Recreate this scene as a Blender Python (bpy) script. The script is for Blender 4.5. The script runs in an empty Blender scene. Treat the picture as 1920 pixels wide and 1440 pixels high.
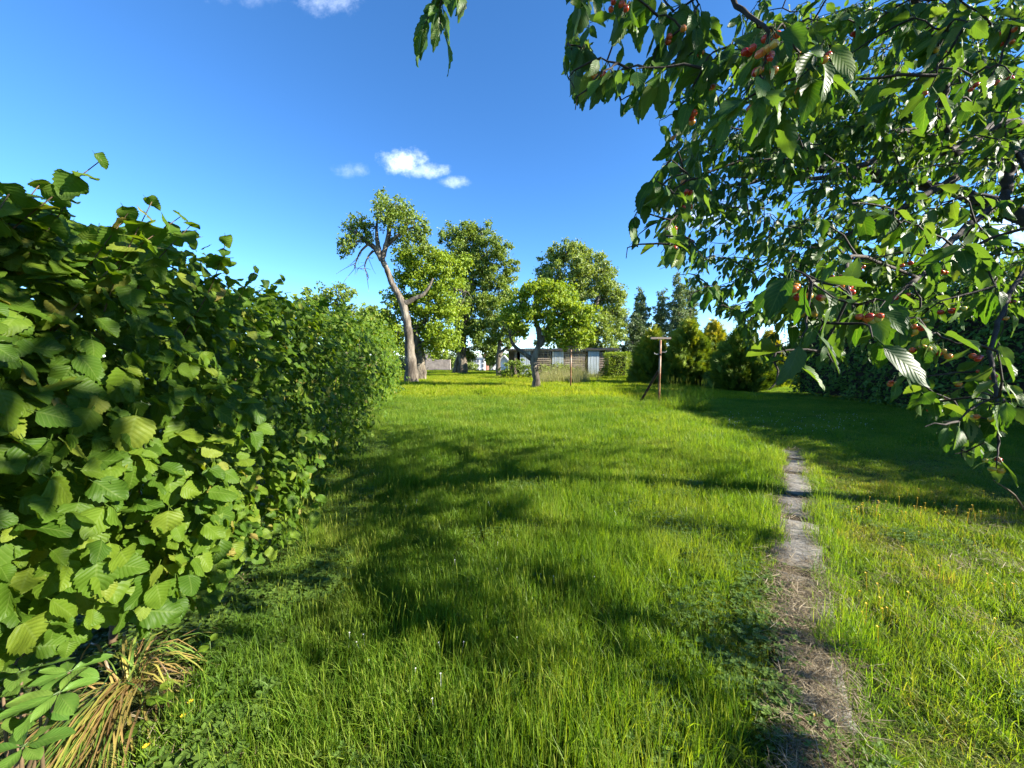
import bpy, math
import numpy as np
from mathutils import Vector, Matrix
from mathutils.bvhtree import BVHTree

rng = np.random.default_rng(11)
PI = math.pi
scene = bpy.context.scene
col = scene.collection

# ------------------------------------------------------------------ camera
CAM_H = 1.6
FPX = 721.0                     # focal length in pixels of a 1920 wide frame
PITCH = math.radians(4.1)
cam_d = bpy.data.cameras.new('camera')
cam_d.sensor_width = 36
cam_d.lens = 36 * FPX / 1920
cam_d.clip_start = 0.05
cam_d.clip_end = 3000
cam = bpy.data.objects.new('camera', cam_d)
cam.location = (0, 0, CAM_H)
cam.rotation_euler = (PI / 2 - PITCH, 0, 0)
col.objects.link(cam)
scene.camera = cam
CP, SP = math.cos(PITCH), math.sin(PITCH)

def ray(px, py):
    cx, cy = (px - 960) / FPX, (720 - py) / FPX
    return np.array([cx, CP + cy * SP, -SP + cy * CP])

def at(px, py, Y):              # point of the world at distance Y along +Y seen at a pixel of the photograph
    r = ray(px, py)
    return np.array([0, 0, CAM_H]) + r * (Y / r[1])

def gnd(px, py):                # ground point seen at a pixel
    r = ray(px, py)
    return np.array([0, 0, CAM_H]) - r * (CAM_H / r[2])

def proj(P):
    P = np.atleast_2d(P)
    x, y, z = P[:, 0], P[:, 1], P[:, 2] - CAM_H
    d = y * CP - z * SP
    u = y * SP + z * CP
    dd = np.where(d > 0.02, d, 0.02)
    px = 960 + FPX * x / dd
    py = 720 - FPX * u / dd
    return np.where(d > 0.02, px, -9999), np.where(d > 0.02, py, -9999), d

# ------------------------------------------------------------------ light, sky, exposure
ELEV = math.radians(27)
LDIR = np.array([-0.968 * math.cos(ELEV), 0.25 * math.cos(ELEV), -math.sin(ELEV)])
sun_d = bpy.data.lights.new('sun', 'SUN')
sun_d.energy = 5.0
sun_d.angle = math.radians(0.5)
sun_d.color = (1.0, 0.93, 0.80)
sun = bpy.data.objects.new('sun', sun_d)
sun.rotation_euler = Vector(LDIR).to_track_quat('-Z', 'Y').to_euler()
sun.location = (30, -8, 20)
col.objects.link(sun)
SUN_ROT = math.atan2(-LDIR[0], -LDIR[1])     # clockwise from +Y

world = bpy.data.worlds.new('World')
scene.world = world
world.use_nodes = True
wt = world.node_tree
wt.nodes.clear()

class NT:
    """short-hand for building node trees"""
    def __init__(self, tree):
        self.t = tree
    def n(self, kind, **kw):
        nd = self.t.nodes.new(kind)
        for k, v in kw.items():
            setattr(nd, k, v)
        return nd
    def l(self, a, b):
        self.t.links.new(a, b)
    def math(self, op, a, b=None, c=None, clamp=False):
        nd = self.n('ShaderNodeMath', operation=op, use_clamp=clamp)
        for i, v in enumerate((a, b, c)):
            if v is None:
                continue
            if isinstance(v, (int, float)):
                nd.inputs[i].default_value = v
            else:
                self.l(v, nd.inputs[i])
        return nd.outputs[0]
    def mix(self, fac, a, b):
        nd = self.n('ShaderNodeMix', data_type='RGBA')
        for i, v in ((0, fac), (6, a), (7, b)):
            if isinstance(v, (int, float)):
                nd.inputs[i].default_value = v
            elif isinstance(v, tuple):
                nd.inputs[i].default_value = (*v, 1)[:4]
            else:
                self.l(v, nd.inputs[i])
        return nd.outputs[2]
    def noise(self, scale, detail=4, vec=None, rough=0.55):
        nd = self.n('ShaderNodeTexNoise')
        nd.inputs['Scale'].default_value = scale
        nd.inputs['Detail'].default_value = detail
        nd.inputs['Roughness'].default_value = rough
        if vec is not None:
            self.l(vec, nd.inputs['Vector'])
        return nd.outputs[0]
    def ramp(self, fac, stops):
        nd = self.n('ShaderNodeValToRGB')
        e = nd.color_ramp.elements
        while len(e) < len(stops):
            e.new(0.5)
        for el, (p, c) in zip(e, stops):
            el.position = p
            el.color = (*c, 1) if len(c) == 3 else c
        self.l(fac, nd.inputs[0])
        return nd.outputs[0]
    def smooth(self, v, a, b):
        nd = self.n('ShaderNodeMapRange', interpolation_type='SMOOTHSTEP')
        self.l(v, nd.inputs[0])
        nd.inputs[1].default_value = a
        nd.inputs[2].default_value = b
        return nd.outputs[0]

w = NT(wt)
sky = w.n('ShaderNodeTexSky', sky_type='NISHITA')
sky.sun_disc = False
sky.sun_elevation = ELEV
sky.sun_rotation = SUN_ROT
sky.altitude = 2500
sky.air_density = 0.9
sky.dust_density = 0.1
sky.ozone_density = 4.0
hsv = w.n('ShaderNodeHueSaturation')
hsv.inputs['Saturation'].default_value = 1.16
w.l(sky.outputs[0], hsv.inputs['Color'])
# thin fair-weather clouds: a function of the direction only
tc = w.n('ShaderNodeTexCoord')
sep = w.n('ShaderNodeSeparateXYZ')
w.l(tc.outputs['Generated'], sep.inputs[0])
ydir = w.math('MAXIMUM', sep.outputs[1], 0.02)
ca = w.math('DIVIDE', sep.outputs[0], ydir)
cb = w.math('DIVIDE', sep.outputs[2], ydir)
cmb = w.n('ShaderNodeCombineXYZ')
w.l(ca, cmb.inputs[0]); w.l(cb, cmb.inputs[1])
warp = w.noise(7.0, 5, cmb.outputs[0], 0.62)
fine = w.noise(26.0, 7, cmb.outputs[0], 0.66)
turb = w.math('ADD', w.math('MULTIPLY', w.math('SUBTRACT', warp, 0.5), 3.4), w.math('MULTIPLY', w.math('SUBTRACT', fine, 0.5), 3.6))
total = None
CLOUDS = [(750, 303, 44, 23, 0.9), (800, 320, 46, 13, 0.65), (853, 341, 26, 12, 0.55), (660, 318, 36, 14, 0.25), (612, 2, 56, 28, 0.36), (470, -12, 70, 22, 0.16),
          (1340, 402, 100, 28, 0.9), (1860, 440, 190, 60, 0.85), (1700, 540, 200, 40, 0.5)]
for (px, py, wx, wy, amt) in CLOUDS:
    r0 = ray(px, py)
    a0, b0 = r0[0] / r0[1], r0[2] / r0[1]
    da = w.math('DIVIDE', w.math('SUBTRACT', ca, float(a0)), wx / FPX)
    db = w.math('DIVIDE', w.math('SUBTRACT', cb, float(b0)), wy / FPX)
    q = w.math('ADD', w.math('MULTIPLY', da, da), w.math('MULTIPLY', db, db))
    v = w.math('ADD', w.math('SUBTRACT', 0.6, q), turb)
    v = w.math('MULTIPLY', w.smooth(v, -0.7, 2.5), amt)
    far = w.smooth(q, 5.0, 1.6)
    v = w.math('MULTIPLY', v, far)
    total = v if total is None else w.math('MAXIMUM', total, v)
front = w.math('GREATER_THAN', sep.outputs[1], 0.05)
total = w.math('MULTIPLY', total, front)
skycol = w.mix(total, hsv.outputs[0], (6.6, 7.2, 8.2))
bg = w.n('ShaderNodeBackground')
bg.inputs['Strength'].default_value = 0.092
w.l(skycol, bg.inputs['Color'])
wo = w.n('ShaderNodeOutputWorld')
w.l(bg.outputs[0], wo.inputs[0])

vs = scene.view_settings
vs.view_transform = 'Standard'
vs.look = 'None'
vs.gamma = 1
vs.exposure = 2.05
vs.use_curve_mapping = False
scene.render.engine = 'CYCLES'
cy = scene.cycles
cy.use_denoising = True
cy.max_bounces = 7
cy.diffuse_bounces = 4
cy.glossy_bounces = 2
cy.transmission_bounces = 4
cy.transparent_max_bounces = 4
cy.sample_clamp_indirect = 6
cy.use_adaptive_sampling = True
cy.adaptive_threshold = 0.015

# ------------------------------------------------------------------ mesh helpers
class MB:
    """collects geometry for ONE mesh object"""
    def __init__(self):
        self.V, self.Q, self.T, self.tint, self.uv, self.n = [], [], [], [], [], 0
    def add(self, V, Q=None, T=None, tint=None, uv=None):
        V = np.asarray(V, float).reshape(-1, 3)
        if Q is not None and len(Q):
            self.Q.append(np.asarray(Q, int) + self.n)
        if T is not None and len(T):
            self.T.append(np.asarray(T, int) + self.n)
        self.V.append(V)
        self.tint.append(np.full(len(V), 0.5) if tint is None else np.broadcast_to(np.asarray(tint, float), (len(V),)))
        self.uv.append(np.zeros((len(V), 2)) if uv is None else uv)
        self.n += len(V)
        return self
    def box(self, c, s, rz=0.0, tint=None, bev=0.0):
        x, y, z = np.asarray(s, float) / 2
        V = np.array([[a * x, b * y, d * z] for a in (-1, 1) for b in (-1, 1) for d in (-1, 1)])
        if rz:
            cr, sr = math.cos(rz), math.sin(rz)
            V = np.c_[V[:, 0] * cr - V[:, 1] * sr, V[:, 0] * sr + V[:, 1] * cr, V[:, 2]]
        F = [[0, 1, 3, 2], [4, 6, 7, 5], [0, 4, 5, 1], [2, 3, 7, 6], [0, 2, 6, 4], [1, 5, 7, 3]]
        return self.add(V + np.asarray(c, float), F, tint=tint)
    def tube(self, P, R, sides=8, tint=None, cap=True):
        P = np.asarray(P, float); n = len(P)
        R = np.broadcast_to(np.asarray(R, float), (n,))
        T = np.gradient(P, axis=0)
        T /= np.linalg.norm(T, axis=1)[:, None] + 1e-9
        u = np.cross(T[0], [0.31, 0.2, 0.93]) if abs(T[0][2]) < 0.9 else np.cross(T[0], [1, 0.1, 0])
        u /= np.linalg.norm(u)
        V = np.zeros((n, sides, 3))
        ang = np.linspace(0, 2 * PI, sides, endpoint=False)
        for i in range(n):
            u = u - T[i] * np.dot(u, T[i])
            u /= np.linalg.norm(u) + 1e-9
            v = np.cross(T[i], u)
            V[i] = P[i] + R[i] * (np.cos(ang)[:, None] * u + np.sin(ang)[:, None] * v)
        i, j = np.meshgrid(np.arange(n - 1), np.arange(sides), indexing='ij')
        a = i * sides + j; b = i * sides + (j + 1) % sides
        Q = np.stack([a, b, b + sides, a + sides], -1).reshape(-1, 4)
        V = V.reshape(-1, 3)
        Tt = []
        if cap:
            V = np.vstack([V, P[-1], P[0]])
            k = (n - 1) * sides
            Tt = [[k + j, k + (j + 1) % sides, n * sides] for j in range(sides)] + [[(j + 1) % sides, j, n * sides + 1] for j in range(sides)]
        uvv = np.zeros((len(V), 2))
        return self.add(V, Q, Tt, tint, uvv)
    def leaves(self, tmpl, pos, R, s, tint):
        """many copies of a leaf template joined: R (N,3,3) columns = leaf axes"""
        TV, TQ, TT, TUV = tmpl
        n, k = len(pos), len(TV)
        if n == 0:
            return self
        s = np.broadcast_to(np.asarray(s, float), (n,))
        V = np.einsum('nij,kj->nki', R, TV) * s[:, None, None] + pos[:, None, :]
        off = (np.arange(n) * k)[:, None, None]
        Q = (np.asarray(TQ, int)[None] + off).reshape(-1, 4) if len(TQ) else None
        T = (np.asarray(TT, int)[None] + off).reshape(-1, 3) if len(TT) else None
        return self.add(V.reshape(-1, 3), Q, T, np.repeat(tint, k), np.tile(TUV, (n, 1)))
    def mesh(self, name, mat, smooth=False):
        V = np.vstack(self.V)
        Q = np.vstack(self.Q) if self.Q else np.zeros((0, 4), int)
        T = np.vstack(self.T) if self.T else np.zeros((0, 3), int)
        me = bpy.data.meshes.new(name)
        me.vertices.add(len(V))
        me.vertices.foreach_set('co', V.astype(np.float32).ravel())
        loops = np.concatenate([Q.ravel(), T.ravel()]).astype(np.int32)
        me.loops.add(len(loops))
        me.loops.foreach_set('vertex_index', loops)
        tot = np.concatenate([np.full(len(Q), 4), np.full(len(T), 3)]).astype(np.int32)
        me.polygons.add(len(tot))
        me.polygons.foreach_set('loop_start', np.concatenate([[0], np.cumsum(tot)[:-1]]).astype(np.int32))
        me.polygons.foreach_set('loop_total', tot)
        me.polygons.foreach_set('use_smooth', np.full(len(tot), smooth, dtype=bool))
        a = me.attributes.new('tint', 'FLOAT', 'POINT')
        a.data.foreach_set('value', np.concatenate(self.tint).astype(np.float32))
        uvl = me.uv_layers.new(name='UVMap')
        uvl.data.foreach_set('uv', np.vstack(self.uv)[loops].astype(np.float32).ravel())
        me.update(calc_edges=True)
        if mat:
            me.materials.append(mat)
        return me
    def build(self, name, mat, parent=None, smooth=False, origin=None):
        me = self.mesh(name, mat, smooth)
        o = link(name, me, parent)
        if origin is not None:
            me.transform(Matrix.Translation(-Vector(origin)))
            o.location = origin
        return o

def link(name, data, parent=None):
    o = bpy.data.objects.new(name, data)
    col.objects.link(o)
    if parent is not None:
        o.parent = parent
    return o

def empty(name, loc=(0, 0, 0), rz=0):
    o = bpy.data.objects.new(name, None)
    col.objects.link(o)
    o.location = tuple(float(v) for v in loc)
    o.rotation_euler = (0, 0, rz)
    o.empty_display_size = 0.2
    return o

def tag(o, label=None, cat=None, group=None, kind=None):
    if label: o['label'] = label
    if cat: o['category'] = cat
    if group: o['group'] = group
    if kind: o['kind'] = kind
    return o

def keep_world(o, parent):
    """parent a mesh whose coordinates are world coordinates"""
    o.parent = parent
    o.matrix_parent_inverse = Matrix.Translation(-Vector(parent.location))
    return o

def norm(v):
    v = np.asarray(v, float)
    return v / (np.linalg.norm(v, axis=-1, keepdims=True) + 1e-9)

def frames(tip, nrm):
    """rotation matrices whose columns are x (across), y (tip direction), z (face normal)"""
    y = norm(tip)
    z = nrm - (nrm * y).sum(-1, keepdims=True) * y
    z = norm(z)
    x = np.cross(y, z)
    return np.stack([x, y, z], -1)

def euler(R):
    sy = np.clip(-R[:, 2, 0], -1, 1)
    return np.stack([np.arctan2(R[:, 2, 1], R[:, 2, 2]), np.arcsin(sy), np.arctan2(R[:, 1, 0], R[:, 0, 0])], -1)

def rdir(n):
    return norm(rng.normal(size=(n, 3)))

def pnoise(P, f=1.0, seed=0.0):
    """cheap smooth pseudo noise in -1..1"""
    x, y, z = (np.asarray(P, float) * f).T[:3] if np.asarray(P).ndim == 2 and np.asarray(P).shape[1] == 3 else (0, 0, 0)
    s = seed * 1.7
    return (np.sin(1.7 * x + 0.9 * y + s) * np.cos(1.1 * z - 1.3 * y + 2 * s) + np.sin(2.9 * y - 1.3 * x + 0.7 * z + 3 * s) * 0.6
            + np.sin(4.3 * z + 3.7 * x + 5 * s) * np.cos(3.1 * y + s) * 0.5) / 1.6

def inpoly(px, py, poly):
    px, py = np.asarray(px, float), np.asarray(py, float)
    ins = np.zeros(px.shape, bool)
    n = len(poly)
    for i in range(n):
        x0, y0 = poly[i]; x1, y1 = poly[(i + 1) % n]
        c = ((y0 > py) != (y1 > py)) & (px < (x1 - x0) * (py - y0) / (y1 - y0 + 1e-12) + x0)
        ins ^= c
    return ins

def spline(P, n):
    """Catmull-Rom through the rows of P (any number of columns)"""
    P = np.asarray(P, float)
    Pe = np.vstack([2 * P[0] - P[1], P, 2 * P[-1] - P[-2]])
    out = []
    m = len(P) - 1
    for t in np.linspace(0, m, n):
        i = min(int(t), m - 1); u = t - i
        a, b, c, d = Pe[i], Pe[i + 1], Pe[i + 2], Pe[i + 3]
        out.append(0.5 * (2 * b + (c - a) * u + (2 * a - 5 * b + 4 * c - d) * u * u + (3 * b - a - 3 * c + d) * u ** 3))
    return np.array(out)

def scatter(name, sources, pos, eul, scl, idx, parent=None):
    """ONE object whose geometry nodes place copies of the source meshes on its points"""
    n = len(pos)
    me = bpy.data.meshes.new(name)
    me.vertices.add(n)
    me.vertices.foreach_set('co', np.asarray(pos, np.float32).ravel())
    a = me.attributes.new('rot', 'FLOAT_VECTOR', 'POINT'); a.data.foreach_set('vector', np.asarray(eul, np.float32).ravel())
    a = me.attributes.new('scl', 'FLOAT_VECTOR', 'POINT')
    scl = np.asarray(scl, np.float32)
    if scl.ndim == 1:
        scl = np.repeat(scl[:, None], 3, 1)
    a.data.foreach_set('vector', scl.ravel())
    a = me.attributes.new('pick', 'INT', 'POINT'); a.data.foreach_set('value', np.asarray(idx, np.int32))
    me.update()
    o = link(name, me, parent)
    g = bpy.data.node_groups.new(name + '_nodes', 'GeometryNodeTree')
    g.interface.new_socket('Geometry', in_out='INPUT', socket_type='NodeSocketGeometry')
    g.interface.new_socket('Geometry', in_out='OUTPUT', socket_type='NodeSocketGeometry')
    N, L = g.nodes, g.links
    gi, go = N.new('NodeGroupInput'), N.new('NodeGroupOutput')
    inst = N.new('GeometryNodeInstanceOnPoints')
    join = N.new('GeometryNodeJoinGeometry')
    for i, sm in enumerate(reversed(sources)):
        so = bpy.data.objects.new(name + '_source', sm)
        oi = N.new('GeometryNodeObjectInfo')
        oi.inputs['Object'].default_value = so
        oi.inputs['As Instance'].default_value = False
        gti = N.new('GeometryNodeGeometryToInstance')
        L.new(oi.outputs['Geometry'], gti.inputs[0])
        L.new(gti.outputs[0], join.inputs[0])
    def named(nm, dt):
        nd = N.new('GeometryNodeInputNamedAttribute')
        nd.data_type = dt
        nd.inputs['Name'].default_value = nm
        return nd.outputs[0]
    L.new(gi.outputs[0], inst.inputs['Points'])
    L.new(join.outputs[0], inst.inputs['Instance'])
    inst.inputs['Pick Instance'].default_value = True
    L.new(named('pick', 'INT'), inst.inputs['Instance Index'])
    L.new(named('rot', 'FLOAT_VECTOR'), inst.inputs['Rotation'])
    L.new(named('scl', 'FLOAT_VECTOR'), inst.inputs['Scale'])
    L.new(inst.outputs[0], go.inputs[0])
    md = o.modifiers.new('scatter', 'NODES')
    md.node_group = g
    return o

# ------------------------------------------------------------------ materials
def new_mat(name):
    m = bpy.data.materials.new(name)
    m.use_nodes = True
    m.node_tree.nodes.clear()
    return m, NT(m.node_tree)

def finish(m, t, shader, bump=None):
    out = t.n('ShaderNodeOutputMaterial')
    t.l(shader, out.inputs[0])
    return m

def leaf_mat(name, stops, trans=0.4, rough=0.42, spec=0.4, tcol=(1.5, 1.35, 0.55), veins=0, world_noise=0.0, vein_bump=0.0, tint_w=0.5, back=None, wstops=None):
    m, t = new_mat(name)
    oi = t.n('ShaderNodeObjectInfo')
    at_ = t.n('ShaderNodeAttribute', attribute_name='tint')
    v = t.math('ADD', t.math('MULTIPLY', oi.outputs['Random'], 1 - tint_w), t.math('MULTIPLY', at_.outputs['Fac'], tint_w))
    geo = t.n('ShaderNodeNewGeometry')
    if world_noise:
        nz = t.noise(world_noise, 3, geo.outputs['Position'])
        v = t.math('ADD', v, t.math('MULTIPLY', t.math('SUBTRACT', nz, 0.5), 1.3))
    c = t.ramp(v, stops)
    if wstops:
        nz2 = t.noise(wstops[0], 4, geo.outputs['Position'], 0.6)
        f = t.smooth(nz2, wstops[1], wstops[2])
        c = t.mix(t.math('MULTIPLY', f, wstops[4]), c, wstops[3])
    bump = None
    if veins:
        uv = t.n('ShaderNodeAttribute', attribute_name='UVMap')
        sp = t.n('ShaderNodeSeparateXYZ')
        t.l(uv.outputs['Vector'], sp.inputs[0])
        a = t.math('ABSOLUTE', t.math('MULTIPLY', t.math('SUBTRACT', sp.outputs[0], 0.5), 2.0))
        ph = t.math('MULTIPLY', t.math('SUBTRACT', sp.outputs[1], t.math('MULTIPLY', a, 0.3)), float(veins))
        fr = t.math('ABSOLUTE', t.math('SUBTRACT', t.math('FRACT', ph), 0.5))
        side = t.smooth(fr, 0.16, 0.02)
        mid = t.smooth(a, 0.09, 0.03)
        vv = t.math('MAXIMUM', t.math('MULTIPLY', side, 0.6), mid)
        c = t.mix(t.math('MULTIPLY', vv, 0.26), c, (0.20, 0.27, 0.07))
        blotch = t.noise(5.0, 3, uv.outputs['Vector'])
        c = t.mix(t.math('MULTIPLY', t.smooth(blotch, 0.45, 0.75), 0.35), c, stops[0][1])
        bp = t.n('ShaderNodeBump')
        bp.inputs['Strength'].default_value = vein_bump
        bp.inputs['Distance'].default_value = 0.004
        t.l(fr, bp.inputs['Height'])
        bump = bp.outputs[0]
    if back:
        c = t.mix(t.math('MULTIPLY', geo.outputs['Backfacing'], 0.6), c, back)
    p = t.n('ShaderNodeBsdfPrincipled')
    p.inputs['Roughness'].default_value = rough
    p.inputs['Specular IOR Level'].default_value = spec
    t.l(c, p.inputs['Base Color'])
    tr = t.n('ShaderNodeBsdfTranslucent')
    mul = t.n('ShaderNodeMix', data_type='RGBA', blend_type='MULTIPLY')
    mul.inputs[0].default_value = 1
    t.l(c, mul.inputs[6])
    mul.inputs[7].default_value = (*tcol, 1)
    t.l(mul.outputs[2], tr.inputs['Color'])
    if bump:
        t.l(bump, p.inputs['Normal'])
    mx = t.n('ShaderNodeMixShader')
    mx.inputs[0].default_value = trans
    t.l(p.outputs[0], mx.inputs[1]); t.l(tr.outputs[0], mx.inputs[2])
    return finish(m, t, mx.outputs[0])

def solid_mat(name, stops, scale=6.0, detail=5, rough=0.85, bump=0.4, bscale=None, spec=0.25, stretch=(1, 1, 1), second=None, dist=0.01, tintw=0.0, coords='Object'):
    m, t = new_mat(name)
    tcn = t.n('ShaderNodeTexCoord')
    mp = t.n('ShaderNodeMapping')
    mp.inputs['Scale'].default_value = stretch
    t.l(tcn.outputs[coords], mp.inputs[0])
    nz = t.noise(scale, detail, mp.outputs[0], 0.62)
    v = nz
    if tintw:
        at_ = t.n('ShaderNodeAttribute', attribute_name='tint')
        oi = t.n('ShaderNodeObjectInfo')
        v = t.math('ADD', nz, t.math('MULTIPLY', t.math('SUBTRACT', t.math('MULTIPLY', t.math('ADD', at_.outputs['Fac'], oi.outputs['Random']), 0.5), 0.5), tintw))
    c = t.ramp(v, stops)
    if second:
        n2 = t.noise(second[0], 4, tcn.outputs[coords], 0.6)
        c = t.mix(t.math('MULTIPLY', t.smooth(n2, second[1], second[2]), second[4] if len(second) > 4 else 1.0), c, second[3])
    p = t.n('ShaderNodeBsdfPrincipled')
    p.inputs['Roughness'].default_value = rough
    p.inputs['Specular IOR Level'].default_value = spec
    t.l(c, p.inputs['Base Color'])
    if bump:
        bp = t.n('ShaderNodeBump')
        bp.inputs['Strength'].default_value = bump
        bp.inputs['Distance'].default_value = dist
        t.l(t.noise(bscale or scale * 2.2, 6, mp.outputs[0], 0.68), bp.inputs['Height'])
        t.l(bp.outputs[0], p.inputs['Normal'])
    return finish(m, t, p.outputs[0])

M = {}
M['ground'] = solid_mat('soil_and_moss', [(0.3, (0.030, 0.040, 0.012)), (0.5, (0.050, 0.065, 0.016)), (0.72, (0.085, 0.078, 0.030))], 2.2, 6, 0.95, 0.6, 40, 0.1, second=(0.35, 0.45, 0.7, (0.06, 0.09, 0.018), 0.7), dist=0.03)
M['grass'] = leaf_mat('lawn_grass', [(0.1, (0.068, 0.145, 0.014)), (0.4, (0.118, 0.220, 0.020)), (0.7, (0.178, 0.270, 0.028)), (0.97, (0.25, 0.30, 0.05))], 0.54, 0.45, 0.25, (1.5, 1.42, 0.38), world_noise=0.8, tint_w=0.65, wstops=(1.1, 0.50, 0.74, (0.22, 0.235, 0.05), 0.4))
M['grass_short'] = leaf_mat('mown_grass', [(0.08, (0.070, 0.145, 0.014)), (0.38, (0.125, 0.220, 0.019)), (0.68, (0.190, 0.270, 0.028)), (0.88, (0.26, 0.275, 0.05)), (1.0, (0.29, 0.23, 0.08))], 0.5, 0.45, 0.25, (1.45, 1.38, 0.4), world_noise=1.2, tint_w=0.65, wstops=(1.7, 0.48, 0.70, (0.25, 0.235, 0.06), 0.28))
M['grass_far'] = leaf_mat('meadow_grass', [(0.1, (0.14, 0.22, 0.010)), (0.5, (0.22, 0.29, 0.015)), (0.8, (0.30, 0.33, 0.028)), (1.0, (0.40, 0.36, 0.07))], 0.54, 0.5, 0.2, (1.4, 1.4, 0.4), world_noise=0.35, tint_w=0.6)
M['seed'] = leaf_mat('grass_seed_heads', [(0.1, (0.18, 0.20, 0.06)), (0.9, (0.33, 0.31, 0.14))], 0.35, 0.5, 0.3, (1.3, 1.2, 0.7), tint_w=0.5)
M['straw'] = leaf_mat('dry_straw', [(0.1, (0.07, 0.05, 0.03)), (0.5, (0.20, 0.155, 0.09)), (0.95, (0.46, 0.39, 0.27))], 0.2, 0.6, 0.2, (1.1, 1.0, 0.8), tint_w=0.7)
M['clover'] = leaf_mat('clover_leaf', [(0.1, (0.06, 0.12, 0.018)), (0.9, (0.12, 0.19, 0.035))], 0.35, 0.45, 0.35, (1.4, 1.3, 0.5), tint_w=0.5)
M['hazel'] = leaf_mat('hazel_leaf', [(0.08, (0.044, 0.098, 0.008)), (0.5, (0.076, 0.143, 0.011)), (0.85, (0.118, 0.185, 0.015)), (0.97, (0.17, 0.21, 0.025)), (1.0, (0.24, 0.19, 0.05))], 0.46, 0.5, 0.2, (1.75, 1.6, 0.32), veins=8, vein_bump=0.4, tint_w=0.0, back=(0.08, 0.145, 0.02))
M['cherry_leaf'] = leaf_mat('cherry_leaf', [(0.08, (0.026, 0.072, 0.012)), (0.5, (0.042, 0.100, 0.014)), (0.85, (0.072, 0.138, 0.018)), (1.0, (0.12, 0.155, 0.03))], 0.40, 0.45, 0.22, (1.8, 1.85, 0.42), veins=9, vein_bump=0.25, tint_w=0.0, back=(0.075, 0.12, 0.04))
M['laurel'] = leaf_mat('dark_hedge_leaf', [(0.1, (0.055, 0.125, 0.022)), (0.6, (0.090, 0.18, 0.030)), (1.0, (0.15, 0.23, 0.05))], 0.3, 0.5, 0.2, (1.4, 1.3, 0.5), tint_w=1.0)
M['shrub'] = leaf_mat('broad_shrub_leaf', [(0.1, (0.060, 0.135, 0.022)), (0.6, (0.095, 0.185, 0.028)), (1.0, (0.14, 0.23, 0.04))], 0.3, 0.38, 0.5, (1.4, 1.35, 0.5), veins=9, vein_bump=0.3, tint_w=0.0, back=(0.10, 0.15, 0.07))
M['strap'] = leaf_mat('strap_leaf', [(0.05, (0.12, 0.075, 0.03)), (0.2, (0.28, 0.18, 0.07)), (0.42, (0.30, 0.27, 0.06)), (0.68, (0.13, 0.20, 0.03)), (1.0, (0.06, 0.13, 0.025))], 0.25, 0.4, 0.45, (1.3, 1.2, 0.6), tint_w=0.15)
M['crown_lime'] = leaf_mat('lime_green_foliage', [(0.1, (0.12, 0.20, 0.014)), (0.55, (0.20, 0.29, 0.020)), (1.0, (0.29, 0.34, 0.04))], 0.42, 0.5, 0.3, (1.45, 1.3, 0.45), tint_w=1.0)
M['crown_mid'] = leaf_mat('mid_green_foliage', [(0.1, (0.09, 0.15, 0.018)), (0.55, (0.15, 0.22, 0.028)), (1.0, (0.23, 0.28, 0.05))], 0.38, 0.48, 0.35, (1.4, 1.3, 0.5), tint_w=1.0)
M['crown_pale'] = leaf_mat('pale_green_foliage', [(0.1, (0.12, 0.18, 0.03)), (0.55, (0.19, 0.26, 0.05)), (1.0, (0.28, 0.32, 0.09))], 0.38, 0.45, 0.4, (1.4, 1.3, 0.5), tint_w=1.0)
M['crown_dark'] = leaf_mat('dark_green_foliage', [(0.1, (0.05, 0.085, 0.028)), (0.6, (0.085, 0.125, 0.042)), (1.0, (0.14, 0.17, 0.065))], 0.25, 0.5, 0.35, (1.3, 1.3, 0.6), tint_w=1.0)
M['crown_poplar'] = leaf_mat('grey_green_foliage', [(0.1, (0.09, 0.135, 0.050)), (0.6, (0.145, 0.195, 0.075)), (1.0, (0.22, 0.26, 0.12))], 0.25, 0.5, 0.25, (1.3, 1.3, 0.6), tint_w=1.0)
M['gold'] = leaf_mat('golden_conifer', [(0.1, (0.045, 0.090, 0.012)), (0.5, (0.12, 0.19, 0.018)), (0.8, (0.25, 0.29, 0.022)), (1.0, (0.40, 0.35, 0.03))], 0.3, 0.6, 0.25, (1.35, 1.2, 0.4), tint_w=1.0)
M['bark'] = solid_mat('grey_brown_bark', [(0.34, (0.035, 0.028, 0.021)), (0.5, (0.105, 0.088, 0.068)), (0.66, (0.23, 0.20, 0.155))], 3.2, 6, 0.9, 0.9, 9, 0.2, (1, 1, 0.28), dist=0.06)
M['cherry_bark'] = solid_mat('cherry_bark', [(0.3, (0.016, 0.012, 0.010)), (0.55, (0.034, 0.026, 0.021)), (0.8, (0.075, 0.062, 0.048))], 14, 5, 0.8, 0.7, 30, 0.3, dist=0.01)
M['twig'] = solid_mat('hazel_cane', [(0.3, (0.07, 0.045, 0.025)), (0.6, (0.13, 0.09, 0.05)), (0.8, (0.20, 0.15, 0.09))], 12, 4, 0.7, 0.4, 40, 0.3, dist=0.005)
M['plank'] = solid_mat('weathered_plank', [(0.28, (0.10, 0.075, 0.058)), (0.5, (0.21, 0.165, 0.13)), (0.75, (0.36, 0.30, 0.25))], 3.0, 6, 0.9, 0.6, 12, 0.15, (0.25, 1, 3), dist=0.03, tintw=0.35)
M['door'] = solid_mat('grey_painted_board', [(0.3, (0.26, 0.30, 0.33)), (0.6, (0.38, 0.43, 0.46)), (0.8, (0.48, 0.52, 0.54))], 2.5, 6, 0.75, 0.2, 10, 0.25, (3, 1, 0.3), dist=0.01, tintw=0.25)
M['beam'] = solid_mat('silvered_timber', [(0.3, (0.20, 0.18, 0.16)), (0.7, (0.42, 0.39, 0.36))], 3, 5, 0.9, 0.3, 12, 0.15, (0.3, 1, 2), dist=0.02)
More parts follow.
